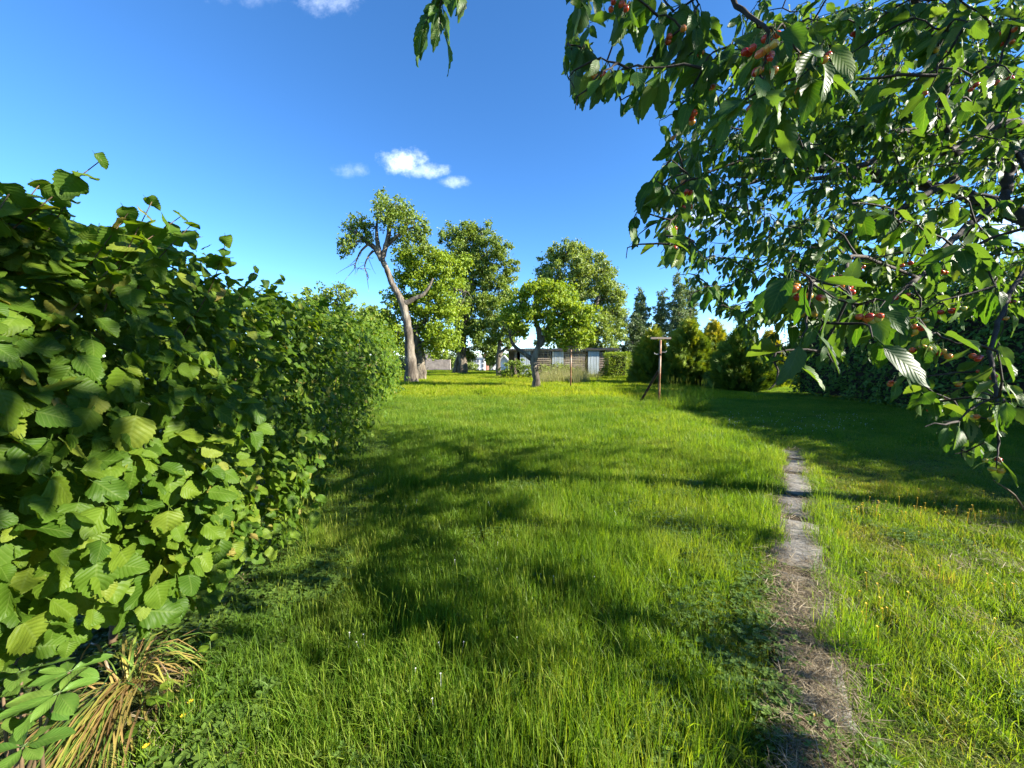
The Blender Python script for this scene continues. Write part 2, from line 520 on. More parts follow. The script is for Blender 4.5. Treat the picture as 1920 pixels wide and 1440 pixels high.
M['roof'] = solid_mat('dark_corrugated_sheet', [(0.3, (0.035, 0.030, 0.028)), (0.7, (0.09, 0.08, 0.075))], 2, 5, 0.8, 0.2, 8, 0.3)
M['dark'] = solid_mat('dark_timber_and_core', [(0.3, (0.02, 0.016, 0.013)), (0.7, (0.05, 0.04, 0.03))], 4, 4, 0.95, 0.2)
M['paver'] = solid_mat('worn_concrete', [(0.28, (0.10, 0.096, 0.088)), (0.5, (0.20, 0.19, 0.172)), (0.75, (0.32, 0.30, 0.27))], 9, 7, 0.92, 0.6, 30, 0.15, second=(5, 0.55, 0.75, (0.10, 0.085, 0.06), 0.8), dist=0.012)
M['pathsoil'] = solid_mat('trodden_earth', [(0.3, (0.035, 0.027, 0.019)), (0.6, (0.075, 0.060, 0.042)), (0.8, (0.13, 0.105, 0.072))], 10, 6, 0.95, 0.7, 40, 0.1, dist=0.02)
M['post'] = solid_mat('rusted_painted_steel', [(0.42, (0.15, 0.06, 0.028)), (0.50, (0.26, 0.13, 0.07)), (0.56, (0.36, 0.28, 0.21)), (0.8, (0.46, 0.41, 0.34))], 3.2, 5, 0.7, 0.3, 40, 0.3, (1, 1, 0.5), dist=0.004)
M['brace'] = solid_mat('dark_rusty_steel', [(0.3, (0.025, 0.016, 0.012)), (0.7, (0.07, 0.040, 0.025))], 8, 5, 0.8, 0.3)
M['render'] = solid_mat('white_render', [(0.3, (0.62, 0.61, 0.60)), (0.7, (0.80, 0.79, 0.78))], 0.4, 4, 0.9, 0.0)
M['stone'] = solid_mat('rubble_stone', [(0.3, (0.18, 0.15, 0.13)), (0.6, (0.34, 0.29, 0.25)), (0.8, (0.46, 0.41, 0.36))], 1.6, 6, 0.95, 0.5, dist=0.05)
M['tile'] = solid_mat('red_brown_roof', [(0.3, (0.15, 0.07, 0.05)), (0.7, (0.28, 0.14, 0.10))], 2, 4, 0.9, 0.2)
M['slate'] = solid_mat('pale_grey_roof', [(0.3, (0.30, 0.31, 0.33)), (0.7, (0.45, 0.46, 0.48))], 2, 4, 0.7, 0.1)
M['glass'] = solid_mat('dark_window_glass', [(0.3, (0.05, 0.07, 0.10)), (0.7, (0.10, 0.13, 0.17))], 1, 2, 0.15, 0, spec=0.6)
M['metal'] = solid_mat('galvanised_wire', [(0.3, (0.20, 0.20, 0.20)), (0.7, (0.38, 0.38, 0.37))], 8, 3, 0.5, 0)

def cherry_mat():
    m, t = new_mat('cherry_skin')
    oi = t.n('ShaderNodeObjectInfo')
    tcn = t.n('ShaderNodeTexCoord')
    nz = t.noise(60, 3, tcn.outputs['Object'])
    v = t.math('ADD', oi.outputs['Random'], t.math('MULTIPLY', t.math('SUBTRACT', nz, 0.5), 0.5))
    c = t.ramp(v, [(0.05, (0.36, 0.35, 0.08)), (0.25, (0.52, 0.28, 0.05)), (0.42, (0.56, 0.15, 0.04)), (0.68, (0.46, 0.05, 0.025)), (1.0, (0.28, 0.012, 0.012))])
    p = t.n('ShaderNodeBsdfPrincipled')
    t.l(c, p.inputs['Base Color'])
    p.inputs['Roughness'].default_value = 0.18
    p.inputs['Specular IOR Level'].default_value = 0.5
    p.inputs['Subsurface Weight'].default_value = 0.25
    p.inputs['Subsurface Scale'].default_value = 0.006
    return finish(m, t, p.outputs[0])
M['cherry'] = cherry_mat()
def flat_mat(name, c, rough=0.6):
    m, t = new_mat(name)
    p = t.n('ShaderNodeBsdfPrincipled')
    p.inputs['Base Color'].default_value = (*c, 1)
    p.inputs['Roughness'].default_value = rough
    tr = t.n('ShaderNodeBsdfTranslucent')
    tr.inputs[0].default_value = (*c, 1)
    mx = t.n('ShaderNodeMixShader')
    mx.inputs[0].default_value = 0.25
    t.l(p.outputs[0], mx.inputs[1]); t.l(tr.outputs[0], mx.inputs[2])
    return finish(m, t, mx.outputs[0])
M['yellow'] = flat_mat('buttercup_petal', (0.75, 0.50, 0.02))
M['white'] = flat_mat('white_petal', (0.75, 0.74, 0.70))
M['stalk'] = flat_mat('green_stalk', (0.10, 0.16, 0.04))

# ------------------------------------------------------------------ leaf and blade templates
def leaf_tmpl(rows, wfn, tooth=0.0, fold=0.12, droop=0.25, wave=0.03, petiole=0.0, phase=0.0, cols=(-1, -0.55, 0, 0.55, 1)):
    V, UV, Q = [], [], []
    nc = len(cols)
    for j in range(rows):
        v = j / (rows - 1)
        wv = wfn(v)
        for u in cols:
            e = abs(u) == 1
            tt = (tooth * (1 if j % 2 else -1)) if e and 0 < j < rows - 1 else 0
            x = u * wv * (1 + tt)
            y = v + (0.025 * tt / max(tooth, 1e-6) if e and tooth else 0)
            z = fold * abs(u) * wv - droop * v * v + wave * math.sin(phase + 9 * v + 2 * u) * abs(u) + wave * 0.7 * math.sin(phase * 2 + 5 * v - 3 * u)
            V.append((x, y, z)); UV.append((0.5 + 0.5 * u, v))
    for j in range(rows - 1):
        for i in range(nc - 1):
            a = j * nc + i
            Q.append((a, a + 1, a + nc + 1, a + nc))
    if petiole:
        V = [(x, y + petiole, z) for x, y, z in V]
        k = len(V)
        wd = 0.012
        V += [(-wd, 0, 0.03), (wd, 0, 0.03), (wd, petiole + 0.02, 0.004), (-wd, petiole + 0.02, 0.004), (0, 0, 0.03 + 2 * wd), (0, petiole + 0.02, 0.004 + 2 * wd)]
        UV += [(0.5, 0.5)] * 6
        Q += [(k, k + 1, k + 2, k + 3), (k, k + 3, k + 5, k + 4), (k + 1, k + 4, k + 5, k + 2)]
    return np.array(V), Q, [], np.array(UV)

def hazel_w(v):
    return 0.02 + 0.47 * max(0, math.sin(PI * min(1, v ** 0.72 * 1.0))) ** 0.62 * (1 - 0.25 * v) if v < 0.86 else 0.02 + 0.25 * (1 - v) / 0.14 * 0.9
def cherry_w(v):
    return 0.008 + 0.245 * max(0, math.sin(PI * v ** 0.85)) ** 0.85 * (1 - 0.25 * v ** 3)
def ellip_w(v):
    return 0.012 + 0.21 * max(0, math.sin(PI * v ** 1.15)) ** 0.8

def tmpl_mesh(name, tmpl, mat, smooth=True):
    V, Q, T, UV = tmpl
    return MB().add(V, Q, T, 0.5, UV).mesh(name, mat, smooth)

HAZEL = [leaf_tmpl(17, hazel_w, 0.055, f, d, wv, 0.18, ph) for f, d, wv, ph in ((0.10, 0.18, 0.03, 0), (0.22, 0.30, 0.045, 1.3), (-0.12, 0.12, 0.04, 2.2), (0.32, 0.22, 0.05, 4.0), (0.05, 0.42, 0.05, 5.1), (-0.28, 0.50, 0.06, 0.7), (0.45, 0.35, 0.06, 2.9), (0.02, 0.05, 0.075, 3.6))]
HAZEL_M = [tmpl_mesh('hazel_leaf', t, M['hazel']) for t in HAZEL]
CHERRY = [leaf_tmpl(13, cherry_w, 0.045, f, d, wv, 0.22, ph) for f, d, wv, ph in ((0.18, 0.18, 0.015, 0), (0.35, 0.30, 0.025, 1.3), (0.08, 0.10, 0.02, 2.2), (0.5, 0.16, 0.03, 4.0), (0.25, 0.42, 0.03, 5.1))]
CHERRY_M = [tmpl_mesh('cherry_leaf', t, M['cherry_leaf']) for t in CHERRY]
SHRUB = [leaf_tmpl(10, ellip_w, 0, f, d, 0.02, 0.08, ph) for f, d, ph in ((0.2, 0.15, 0), (0.3, 0.3, 2), (0.1, 0.05, 4))]
SHRUB_M = [tmpl_mesh('shrub_leaf', t, M['shrub']) for t in SHRUB]
# small folded leaf for crowns: 2 quads
SMALL = (np.array([(0, 0, 0), (-0.30, 0.45, 0.10), (0, 1.0, -0.12), (0.30, 0.45, 0.10), (0, 0.5, 0.0)]), [], [(0, 4, 1), (4, 2, 1), (0, 3, 4), (3, 2, 4)], np.array([(0.5, 0), (0, .5), (.5, 1), (1, .5), (.5, .5)]))

def spray_tmpl():
    V, T = [], []
    def finger(x0, y0, a, l, wd, z):
        k = len(V)
        dx, dy = math.sin(a), math.cos(a)
        V.extend([(x0 - dy * wd, y0 + dx * wd, z), (x0 + dy * wd, y0 - dx * wd, z), (x0 + dx * l, y0 + dy * l, z - 0.12 * l)])
        T.append((k, k + 1, k + 2))
    finger(0, 0, 0, 1.0, 0.10, 0)
    for s in (-1, 1):
        finger(0, 0.15, s * 0.75, 0.55, 0.08, 0.02)
        finger(0, 0.35, s * 0.62, 0.5, 0.08, -0.01)
        finger(0, 0.58, s * 0.5, 0.36, 0.07, 0.02)
    return np.array(V), [], T, np.zeros((len(V), 2))
SPRAY = spray_tmpl()

def tuft(name, mat, n, radius, h, hv, wdt, lean, flat=False, seeds=0, segs=3, seed_mat=None, sq=False):
    mb = MB()
    for i in range(n):
        if sq:
            bx, by = rng.uniform(-radius, radius, 2)
        else:
            r = radius * math.sqrt(rng.random()); a = rng.random() * 2 * PI
            bx, by = r * math.cos(a), r * math.sin(a)
        hh = max(0.3 * h, h * (1 + hv * rng.normal()))
        az = rng.random() * 2 * PI
        ln = abs(rng.normal(0, lean)) + 0.05
        w0 = wdt * rng.uniform(0.7, 1.3)
        fx, fy = math.cos(az), math.sin(az)
        sx, sy = -fy, fx
        V = []
        if rng.random() < 0.6:                     # blade faces any way
            b = rng.random() * 2 * PI
            sx, sy = math.cos(b), math.sin(b)
        for k in range(segs + 1):
            t = k / segs
            f = hh * ln * t ** 1.8
            z = hh * (t - 0.35 * min(ln, 1.2) * t * t)
            if flat:
                z = 0.006 + 0.02 * rng.random(); f = hh * t
            wk = w0 * (1 - 0.85 * t ** 1.6)
            if k == segs:
                V.append((bx + fx * f, by + fy * f, z))
            else:
                V += [(bx + fx * f - sx * wk, by + fy * f - sy * wk, z), (bx + fx * f + sx * wk, by + fy * f + sy * wk, z)]
        Q = [(2 * k, 2 * k + 1, 2 * k + 3, 2 * k + 2) for k in range(segs - 1)]
        T = [(2 * segs - 2, 2 * segs - 1, 2 * segs)]
        mb.add(V, Q, T, rng.random())
    for i in range(seeds):
        r = radius * math.sqrt(rng.random()); a = rng.random() * 2 * PI
        b = np.array([r * math.cos(a), r * math.sin(a), 0])
        hh = h * rng.uniform(1.3, 2.1)
        top = b + np.array([rng.normal(0, 0.12) * hh, rng.normal(0, 0.12) * hh, hh])
        mb.tube([b, (b + top) / 2 + [0, 0, 0.02 * hh], top], [0.0009, 0.0008, 0.0006], 3, 0.93, False)
        e = top + (top - b) * 0.22
        mb.tube([top, top * 0.5 + e * 0.5, e], [0.0008, 0.0028, 0.0006], 4, 1.0, False)
    return mb.mesh(name, mat, True)

def clover_tmpl(name, n, radius, h, size):
    mb = MB()
    for i in range(n):
        r = radius * math.sqrt(rng.random()); a = rng.random() * 2 * PI
        c = np.array([r * math.cos(a), r * math.sin(a), h * rng.uniform(0.5, 1.2)])
        az0 = rng.random() * 2 * PI
        tilt = rdir(1)[0] * 0.35
        tn = rng.random()
        for k in range(3):
            az = az0 + k * 2 * PI / 3
            d = np.array([math.cos(az), math.sin(az), 0.1]) + tilt * 0.4
            s = np.array([-math.sin(az), math.cos(az), 0])
            L = size * rng.uniform(0.8, 1.2)
            V = [c, c + d * L * .45 - s * L * .42, c + d * L * .95 - s * L * .3, c + d * L * .88, c + d * L * .95 + s * L * .3, c + d * L * .45 + s * L * .42]
            V = np.array(V); V[3, 2] -= 0.1 * L; V[0, 2] -= 0.1 * L
            mb.add(V, [(0, 1, 2, 3), (0, 3, 4, 5)], None, tn)
        mb.tube([c * [1, 1, 0], c], 0.0007, 3, 0.3, False)
    return mb.mesh(name, M['clover'], False)

# ================================================================== THE SETTING
def fall(y):
    t = np.clip((np.asarray(y, float) - 39) / 60, 0, 1)
    return -5.0 * t * t * (3 - 2 * t)

def axis(a, b, fine0, fine1, step, coarse):
    far0 = np.arange(a, fine0, coarse); mid = np.arange(fine0, fine1, step); far1 = np.arange(fine1, b + 1, coarse)
    return np.concatenate([far0, mid, far1])
gx = axis(-600, 600, -14, 22, 0.5, 30); gy = axis(-60, 1400, -4, 110, 0.6, 40)
GX, GY = np.meshgrid(gx, gy, indexing='ij')
GZ = fall(GY) - 0.02 + 0.018 * pnoise(np.c_[GX.ravel(), GY.ravel(), GX.ravel() * 0], 1.1).reshape(GX.shape)
ni, nj = GX.shape
ii, jj = np.meshgrid(np.arange(ni - 1), np.arange(nj - 1), indexing='ij')
a = ii * nj + jj
g = MB().add(np.c_[GX.ravel(), GY.ravel(), GZ.ravel()], np.stack([a, a + nj, a + nj + 1, a + 1], -1).reshape(-1, 4)).build('ground', M['ground'], smooth=True)
tag(g, 'mossy soil under the lawn reaching to the far fields', kind='structure')

# the narrow path of sunken slabs
PC = np.array([gnd(x, y)[:2] for x, y in ((1532, 1436), (1530, 1300), (1506, 1180), (1497, 1080), (1492, 980), (1489, 905), (1487, 868), (1480, 846))])
PC = np.vstack([PC[0] + (PC[0] - PC[1]) * 2.2, PC])
def xpath(y):
    y = np.asarray(y, float)
    return np.where(y < PC[-1, 1], np.interp(y, PC[:, 1], PC[:, 0]), PC[-1, 0] + 0.02 * (y - PC[-1, 1]))
def on_path(x, y, k=1.0):
    hw = 0.155 + 0.03 * np.sin(5.1 * y) + 0.025 * np.sin(11 * y + 1) - 0.095 * np.clip((2.6 - y) / 1.0, 0, 1)
    return (np.abs(x - xpath(y)) < hw * k) & (y < PC[-1, 1])
ys = np.linspace(0.3, PC[-1, 1], 60)
nw = 0.10 * np.clip((2.4 - ys) / 1.0, 0, 1)
L_, R_ = xpath(ys) - 0.20 - 0.03 * np.sin(7 * ys) + nw, xpath(ys) + 0.20 + 0.03 * np.sin(6 * ys + 1) - nw
V = np.vstack([np.c_[L_, ys, np.full(60, 0.010)], np.c_[R_, ys, np.full(60, 0.010)]])
k = np.arange(59)
path = MB().add(V, np.stack([k, k + 60, k + 61, k + 1], -1)).build('path', M['pathsoil'])
tag(path, 'narrow worn garden path of sunken concrete slabs and dry earth', kind='structure')
y = 1.55
while y < PC[-1, 1] - 0.1:
    ln = rng.uniform(0.55, 0.95)
    x0 = float(xpath(y + ln / 2)); x1 = float(xpath(y + ln)); x00 = float(xpath(y))
    ang = -math.atan2(x1 - x00, ln)
    hw = rng.uniform(0.92, 1.05) * float(np.interp(y + ln / 2, [1.4, 2.5], [0.105, 0.163]))
    n = 8
    # ragged, chipped outline with a chamfered rim
    pts = []
    for (ax, ay, bx, by) in ((-hw, -ln / 2, hw, -ln / 2), (hw, -ln / 2, hw, ln / 2), (hw, ln / 2, -hw, ln / 2), (-hw, ln / 2, -hw, -ln / 2)):
        for q in np.linspace(0, 1, 5)[:-1]:
            j = rng.normal(0, 0.008, 2)
            pts.append((ax + (bx - ax) * q + j[0], ay + (by - ay) * q + j[1]))
    pts = np.array(pts); m = len(pts)
    top = np.c_[pts * 0.965, np.full(m, 0.0)]; rim = np.c_[pts, np.full(m, -0.008)]; bot = np.c_[pts, np.full(m, -0.05)]
    V = np.vstack([top, rim, bot, [[0, 0, 0.002]]])
    q = np.arange(m); q1 = (q + 1) % m
    Q = np.vstack([np.c_[q1, q, q + m, q1 + m], np.c_[q1 + m, q + m, q + 2 * m, q1 + 2 * m]])
    T = np.c_[q, q1, np.full(m, 3 * m)]
    s = MB().add(V, Q, T, rng.random()).build('paver', M['paver'], path, True)
    depth = 0.026
    s.location = (x0 + rng.normal(0, 0.008), y + ln / 2, depth + rng.normal(0, 0.003))
    s.rotation_euler = (rng.normal(0, 0.012), rng.normal(0, 0.012), ang + rng.normal(0, 0.03))
    y += ln * 0.997 + 0.004

# ------------------------------------------------------------------ hedge on the left: where its face runs
def xface(y):
    return -1.04 - 0.235 * np.asarray(y, float)
HT = norm(np.array([-0.235, 1.0, 0])); HN = np.array([-HT[1], HT[0], 0]) * -1.0      # along, outward (towards the lawn)
PROF = np.array([(-0.26, 0.02), (-0.08, 0.20), (0.06, 0.50), (0.10, 0.95), (0.07, 1.35), (-0.04, 1.72), (-0.22, 1.98), (-0.55, 2.12), (-1.0, 2.17), (-1.45, 2.05), (-1.68, 1.6), (-1.72, 0.8), (-1.6, 0.1)])
_seg = np.r_[0, np.cumsum(np.linalg.norm(np.diff(PROF, axis=0), axis=1))]
def hfac(y):
    return np.interp(y, [0, 2, 4, 8.5, 15.5, 17], [0.99, 1.0, 1.02, 1.13, 1.30, 1.28])
def hedge_point(y, s, inset):
    """y along the hedge, s = length along the profile, inset below the surface"""
    o = np.interp(s, _seg, PROF[:, 0]); z = np.interp(s, _seg, PROF[:, 1])
    e = 0.04
    do = np.interp(s + e, _seg, PROF[:, 0]) - np.interp(s - e, _seg, PROF[:, 0])
    dz = np.interp(s + e, _seg, PROF[:, 1]) - np.interp(s - e, _seg, PROF[:, 1])
    nn = norm(np.stack([dz, -do], -1))                # outward normal in the (offset, z) plane
    z = z * hfac(y)
    P = np.stack([xface(y), y, 0 * y], -1) + o[:, None] * HN + np.c_[0 * z, 0 * z, z]
    N = nn[:, :1] * HN + nn[:, 1:] * np.array([0, 0, 1.0])
    bul = (0.15 * pnoise(P, 1.6, 2) + 0.11 * pnoise(P, 3.9, 5)) * np.interp(y, [0, 4, 8], [1, 1.1, 1.9])
    P = P + N * (bul - inset)[:, None]
    return P, N

# ------------------------------------------------------------------ lawn
def region(n, x0, x1, y0, y1):
    return np.c_[rng.uniform(x0, x1, n), rng.uniform(y0, y1, n)]
def in_view(P, pad=650):
    px, py, d = proj(np.c_[P, np.zeros(len(P))])
    return (px > -pad) & (px < 1920 + pad) & (py < 1440 + pad) & (d > 0.15)
def clear_of_hedge(P, k=-0.30):
    return P[:, 0] > xface(P[:, 1]) + np.where(P[:, 1] < 2.0, np.maximum(k, -0.08), k)

tall = [tuft('grass_tuft', M['grass'], 40, 0.085, 0.115, 0.30, 0.0021, 0.42) for _ in range(6)]
tall_seed = [tuft('grass_tuft', M['grass'], 30, 0.09, 0.12, 0.28, 0.0020, 0.35, seeds=5) for _ in range(1)]
short = [tuft('grass_tuft', M['grass_short'], 46, 0.085, 0.052, 0.40, 0.0019, 0.95) for _ in range(5)]
rims = [tuft('grass_tuft', M['grass'], 34, 0.075, 0.085, 0.35, 0.0021, 0.7) for _ in range(3)]
mid_t = [tuft('grass_tuft', M['grass'], 150, 0.22, 0.12, 0.32, 0.0034, 0.45, sq=True) for _ in range(5)]
mid_s = [tuft('grass_tuft', M['grass'], 170, 0.22, 0.055, 0.35, 0.0034, 0.8, sq=True) for _ in range(4)]
far_t = [tuft('grass_tuft', M['grass_far'], 210, 0.50, 0.11, 0.38, 0.0075, 0.6, sq=True) for _ in range(5)]

def lawn(name, label, P, src, smin, smax, patch=0.0):
    n = len(P)
    h = rng.uniform(smin, smax, n)
    if patch:
        h *= 1 + patch * pnoise(np.c_[P, np.zeros(n)], 1.6, 3)
    eul = np.c_[rng.normal(0, 0.08, n), rng.normal(0, 0.08, n), rng.random(n) * 2 * PI]
    w_ = rng.uniform(0.85, 1.2, n)
    o = scatter(name, src, np.c_[P, fall(P[:, 1]) - 0.006], eul, np.c_[w_, w_, h], rng.integers(0, len(src), n))
    return tag(o, label, kind='stuff')

def left_side(P):
    return P[:, 0] < xpath(P[:, 1])

# tall unmown grass left of the path
P = np.vstack([region(4900, -1.7, 3.4, 0.4, 3.2), region(6200, -2.6, 5.0, 3.2, 6.4)])
P = P[in_view(P) & clear_of_hedge(P) & left_side(P) & ~on_path(P[:, 0], P[:, 1], 1.15)]
thin = pnoise(np.c_[P, np.zeros(len(P))], 2.3, 9)
edge = np.clip((xpath(P[:, 1]) - P[:, 0]) / 0.5, 0, 1)          # a low, clover-filled strip beside the path close by
low = (P[:, 1] < 2.7) & (P[:, 0] > xpath(P[:, 1]) - 0.5 - 0.25 * pnoise(np.c_[P, np.zeros(len(P))], 2.0, 7))
P_low, P = P[low], P[~low]
lawn('long_grass', 'long unmown grass of the near lawn left of the path', P, tall + tall_seed, 0.65, 1.25, 0.45)
# short grass: right of the path, beside it close by, under the hedge's edge
Q1 = np.vstack([region(6200, 0.6, 7.0, 0.2, 3.6), region(5600, 2.0, 9.5, 3.6, 6.6)])
Q1 = Q1[in_view(Q1) & ~left_side(Q1) & ~on_path(Q1[:, 0], Q1[:, 1], 1.05)]
lit = Q1[:, 0] < 5.2
hh = np.where(lit & (Q1[:, 1] < 4.6), 1.35, 0.8)
n = len(Q1)
# the path's right rim carries longer blades that lean over it
rim = (Q1[:, 0] - xpath(Q1[:, 1])) < 0.35
hh = np.where(rim, 1.15, hh * 0.85) * rng.uniform(0.7, 1.3, n) * (1 + 0.5 * pnoise(np.c_[Q1, np.zeros(n)], 1.9, 4))
o = scatter('short_grass', short + rims, np.c_[Q1, np.full(n, -0.006)], np.c_[rng.normal(0, 0.1, n), rng.normal(0, 0.1, n), rng.random(n) * 2 * PI], np.c_[np.ones(n), np.ones(n), hh], np.where(rim, rng.integers(5, 8, n), rng.integers(0, 5, n)))
tag(o, 'shorter mown grass of the near lawn right of the path', kind='stuff')
n = len(P_low)
o = scatter('clovery_grass', short, np.c_[P_low, np.full(n, -0.006)], np.c_[rng.normal(0, 0.1, n), rng.normal(0, 0.1, n), rng.random(n) * 2 * PI], np.c_[np.ones(n), np.ones(n), rng.uniform(0.6, 1.3, n)], rng.integers(0, len(short), n))
tag(o, 'low grass among clover along the left rim of the path', kind='stuff')
# middle distance
P = region(6200, -5.0, 16.0, 6.2, 14.6)
P = P[in_view(P) & clear_of_hedge(P, -0.2)]
lf = P[:, 0] < xpath(P[:, 1])
pp = on_path(P[:, 0], P[:, 1], 1.3)
lawn('long_grass', 'long sunlit grass of the middle lawn left of the clothesline', P[lf & ~pp], mid_t, 0.7, 1.25, 0.35)
lawn('short_grass', 'short grass in the shade of the tall dark hedge', P[~lf & ~pp], mid_s, 0.7, 1.2, 0.3)
# far meadow
P = region(7600, -13, 26, 14.2, 44)
P = P[in_view(P, 120) & ((P[:, 1] > 16.6) | clear_of_hedge(P, -0.2))]
P = P[~((P[:, 0] > 9.5) & (P[:, 1] < 20))]
lawn('meadow_grass', 'yellow green grass of the far meadow under the fruit trees', P, far_t, 0.6, 1.25, 0.4)
P = region(900, 9, 16, 14.2, 20)
lawn('short_grass', 'short grass before the far end of the tall dark hedge', P, mid_s, 0.7, 1.2, 0.3)

# clover, straw, ground ivy
clov = [clover_tmpl('clover_patch', 24, 0.11, 0.045, 0.014) for _ in range(4)]
P = np.vstack([region(800, -0.9, 2.4, 0.9, 3.4), region(450, -1.5, 3.4, 3.0, 5.0), region(200, 1.2, 4.5, 1.2, 4.0)])
nz = pnoise(np.c_[P, np.zeros(len(P))], 2.1, 12)
near_path = np.abs(P[:, 0] - (xpath(P[:, 1]) - 0.45)) < 0.36
keep = (nz > 0.42 + 0.3 * (P[:, 0] < -0.3)) | (near_path & (P[:, 1] < 2.9) & (rng.random(len(P)) < 0.6))
P = P[keep & in_view(P) & clear_of_hedge(P, -0.1) & ~on_path(P[:, 0], P[:, 1], 1.1)]
P = P[~((P[:, 1] < 1.95) & (P[:, 0] < -1.32))]
n = len(P)
hs = rng.uniform(0.8, 1.7, n)
o = scatter('clover', clov, np.c_[P, np.zeros(n)], np.c_[np.zeros((n, 2)), rng.random(n) * 6.28], np.c_[hs * 0.9, hs * 0.9, hs], rng.integers(0, 4, n))
tag(o, 'low clover leaves growing in patches through the near lawn', kind='stuff')
ivy = [clover_tmpl('ground_ivy', 22, 0.12, 0.05, 0.024) for _ in range(3)]
Yv = rng.uniform(1.0, 13, 2300) ** 1.0
P = np.c_[xface(Yv) + rng.uniform(-0.75, 0.40, 2300) - 0.18 * (Yv < 2.4), Yv]
P = P[~((P[:, 1] < 1.95) & (P[:, 0] < -1.30))]
n = len(P)
hs = rng.uniform(0.7, 1.6, n)
o = scatter('ground_ivy', ivy, np.c_[P, np.zeros(n)], np.c_[np.zeros((n, 2)), rng.random(n) * 6.28], np.c_[hs, hs, hs], rng.integers(0, 3, n))
tag(o, 'dull ground cover of small round leaves along the foot of the hazel hedge', kind='stuff')
straw = [tuft('straw_wisp', M['straw'], 26, 0.10, 0.075, 0.4, 0.0013, 1.0, flat=True, segs=2) for _ in range(4)]
Yv = np.r_[rng.uniform(0.9, 2.6, 250), rng.uniform(2.2, 6.6, 280)]
side = np.r_[rng.normal(0, 0.07, 250), np.where(rng.random(280) < 0.65, -0.16, 0.16) + rng.normal(0, 0.04, 280)]
P = np.c_[xpath(Yv) + side, Yv]
Yh = rng.uniform(1.0, 9, 260)
Xr = rng.uniform(1.2, 5.0, 420); Yr = rng.uniform(1.3, 4.4, 420)
that = pnoise(np.c_[Xr, Yr, 0 * Xr], 2.0, 21) > 0.1
P = np.vstack([P, np.c_[xface(Yh) + rng.uniform(-0.5, 0.3, 260), Yh], np.c_[Xr, Yr][that & (Xr > xpath(Yr) + 0.25)]])
n = len(P)
o = scatter('dry_grass', straw, np.c_[P, np.full(n, 0.028)], np.c_[rng.normal(0, 0.12, (n, 2)), rng.random(n) * 6.28], rng.uniform(0.7, 1.4, n), rng.integers(0, 4, n))
tag(o, 'dead straw and dry grass clippings strewn over the path', kind='stuff')

# tall tussocks: round the clothesline post, in the shade beside it, before the shed
tus = [tuft('grass_tussock', M['seed'], 70, 0.28, 0.55, 0.3, 0.004, 0.35, seeds=10) for _ in range(3)]
tusg = [tuft('grass_tussock', M['grass'], 110, 0.26, 0.42, 0.3, 0.005, 0.4, seeds=6) for _ in range(3)]
pts = [gnd(x, y) for x, y in ((1236, 766), (1247, 766), (1225, 768), (1212, 764), (1255, 769))]
n = len(pts)
o = scatter('tussock_grass', tusg, np.array(pts), np.c_[np.zeros((n, 2)), rng.random(n) * 6], rng.uniform(0.6, 1.05, n), rng.integers(0, 3, n))
tag(o, 'coarse grass clump round the foot of the near clothesline post', kind='stuff')
pts = np.array([gnd(x, y) for x, y in zip(rng.uniform(1265, 1322, 15), rng.uniform(756, 772, 15))])
n = len(pts)
o = scatter('tussock_grass', tusg, pts, np.c_[np.zeros((n, 2)), rng.random(n) * 6], rng.uniform(0.6, 1.0, n), rng.integers(0, 3, n))
tag(o, 'tall grey green grass in the shade right of the near clothesline post', kind='stuff')
pts = np.array([gnd(x, y) for x, y in zip(rng.uniform(1008, 1120, 60), rng.uniform(707, 720, 60))])
n = len(pts)
o = scatter('tussock_grass', tus, pts, np.c_[np.zeros((n, 2)), rng.random(n) * 6], rng.uniform(0.7, 1.6, n), rng.integers(0, 3, n))
tag(o, 'tall yellow flowering grass in front of the old shed', kind='stuff')

# ================================================================== BUILDINGS
SY = 32.0
def sx(px):
    return (px - 960) / FPX * SY
def sz(py):
    return float(at(960, py, SY)[2])
shed = empty('wooden_shed', (sx(1050), SY, 0))
tag(shed, 'long low weathered plank shed with grey doors and a dark flat roof', 'shed')
TOP = sz(657)
def shed_part(name, mb, mat, parent=shed):
    o = mb.build(name, mat)
    if parent is shed:
        keep_world(o, shed)
    else:
        o.parent = parent
    return o
D = 3.6
wall = shed_part('wall', MB().box(((sx(966) + sx(1152)) / 2, SY + D, TOP / 2), (sx(1152) - sx(966), 0.08, TOP)).box((sx(1152) - 0.04, SY + D / 2 + 0.06, TOP / 2), (0.08, D - 0.1, TOP)).box((sx(968), SY + D / 2 + 0.1, TOP / 2), (0.08, D - 0.2, TOP)), M['dark'])
shed_part('floor', MB().box(((sx(966) + sx(1150)) / 2, SY + D / 2, 0.03), (sx(1150) - sx(966), D - 0.2, 0.05)), M['dark'])
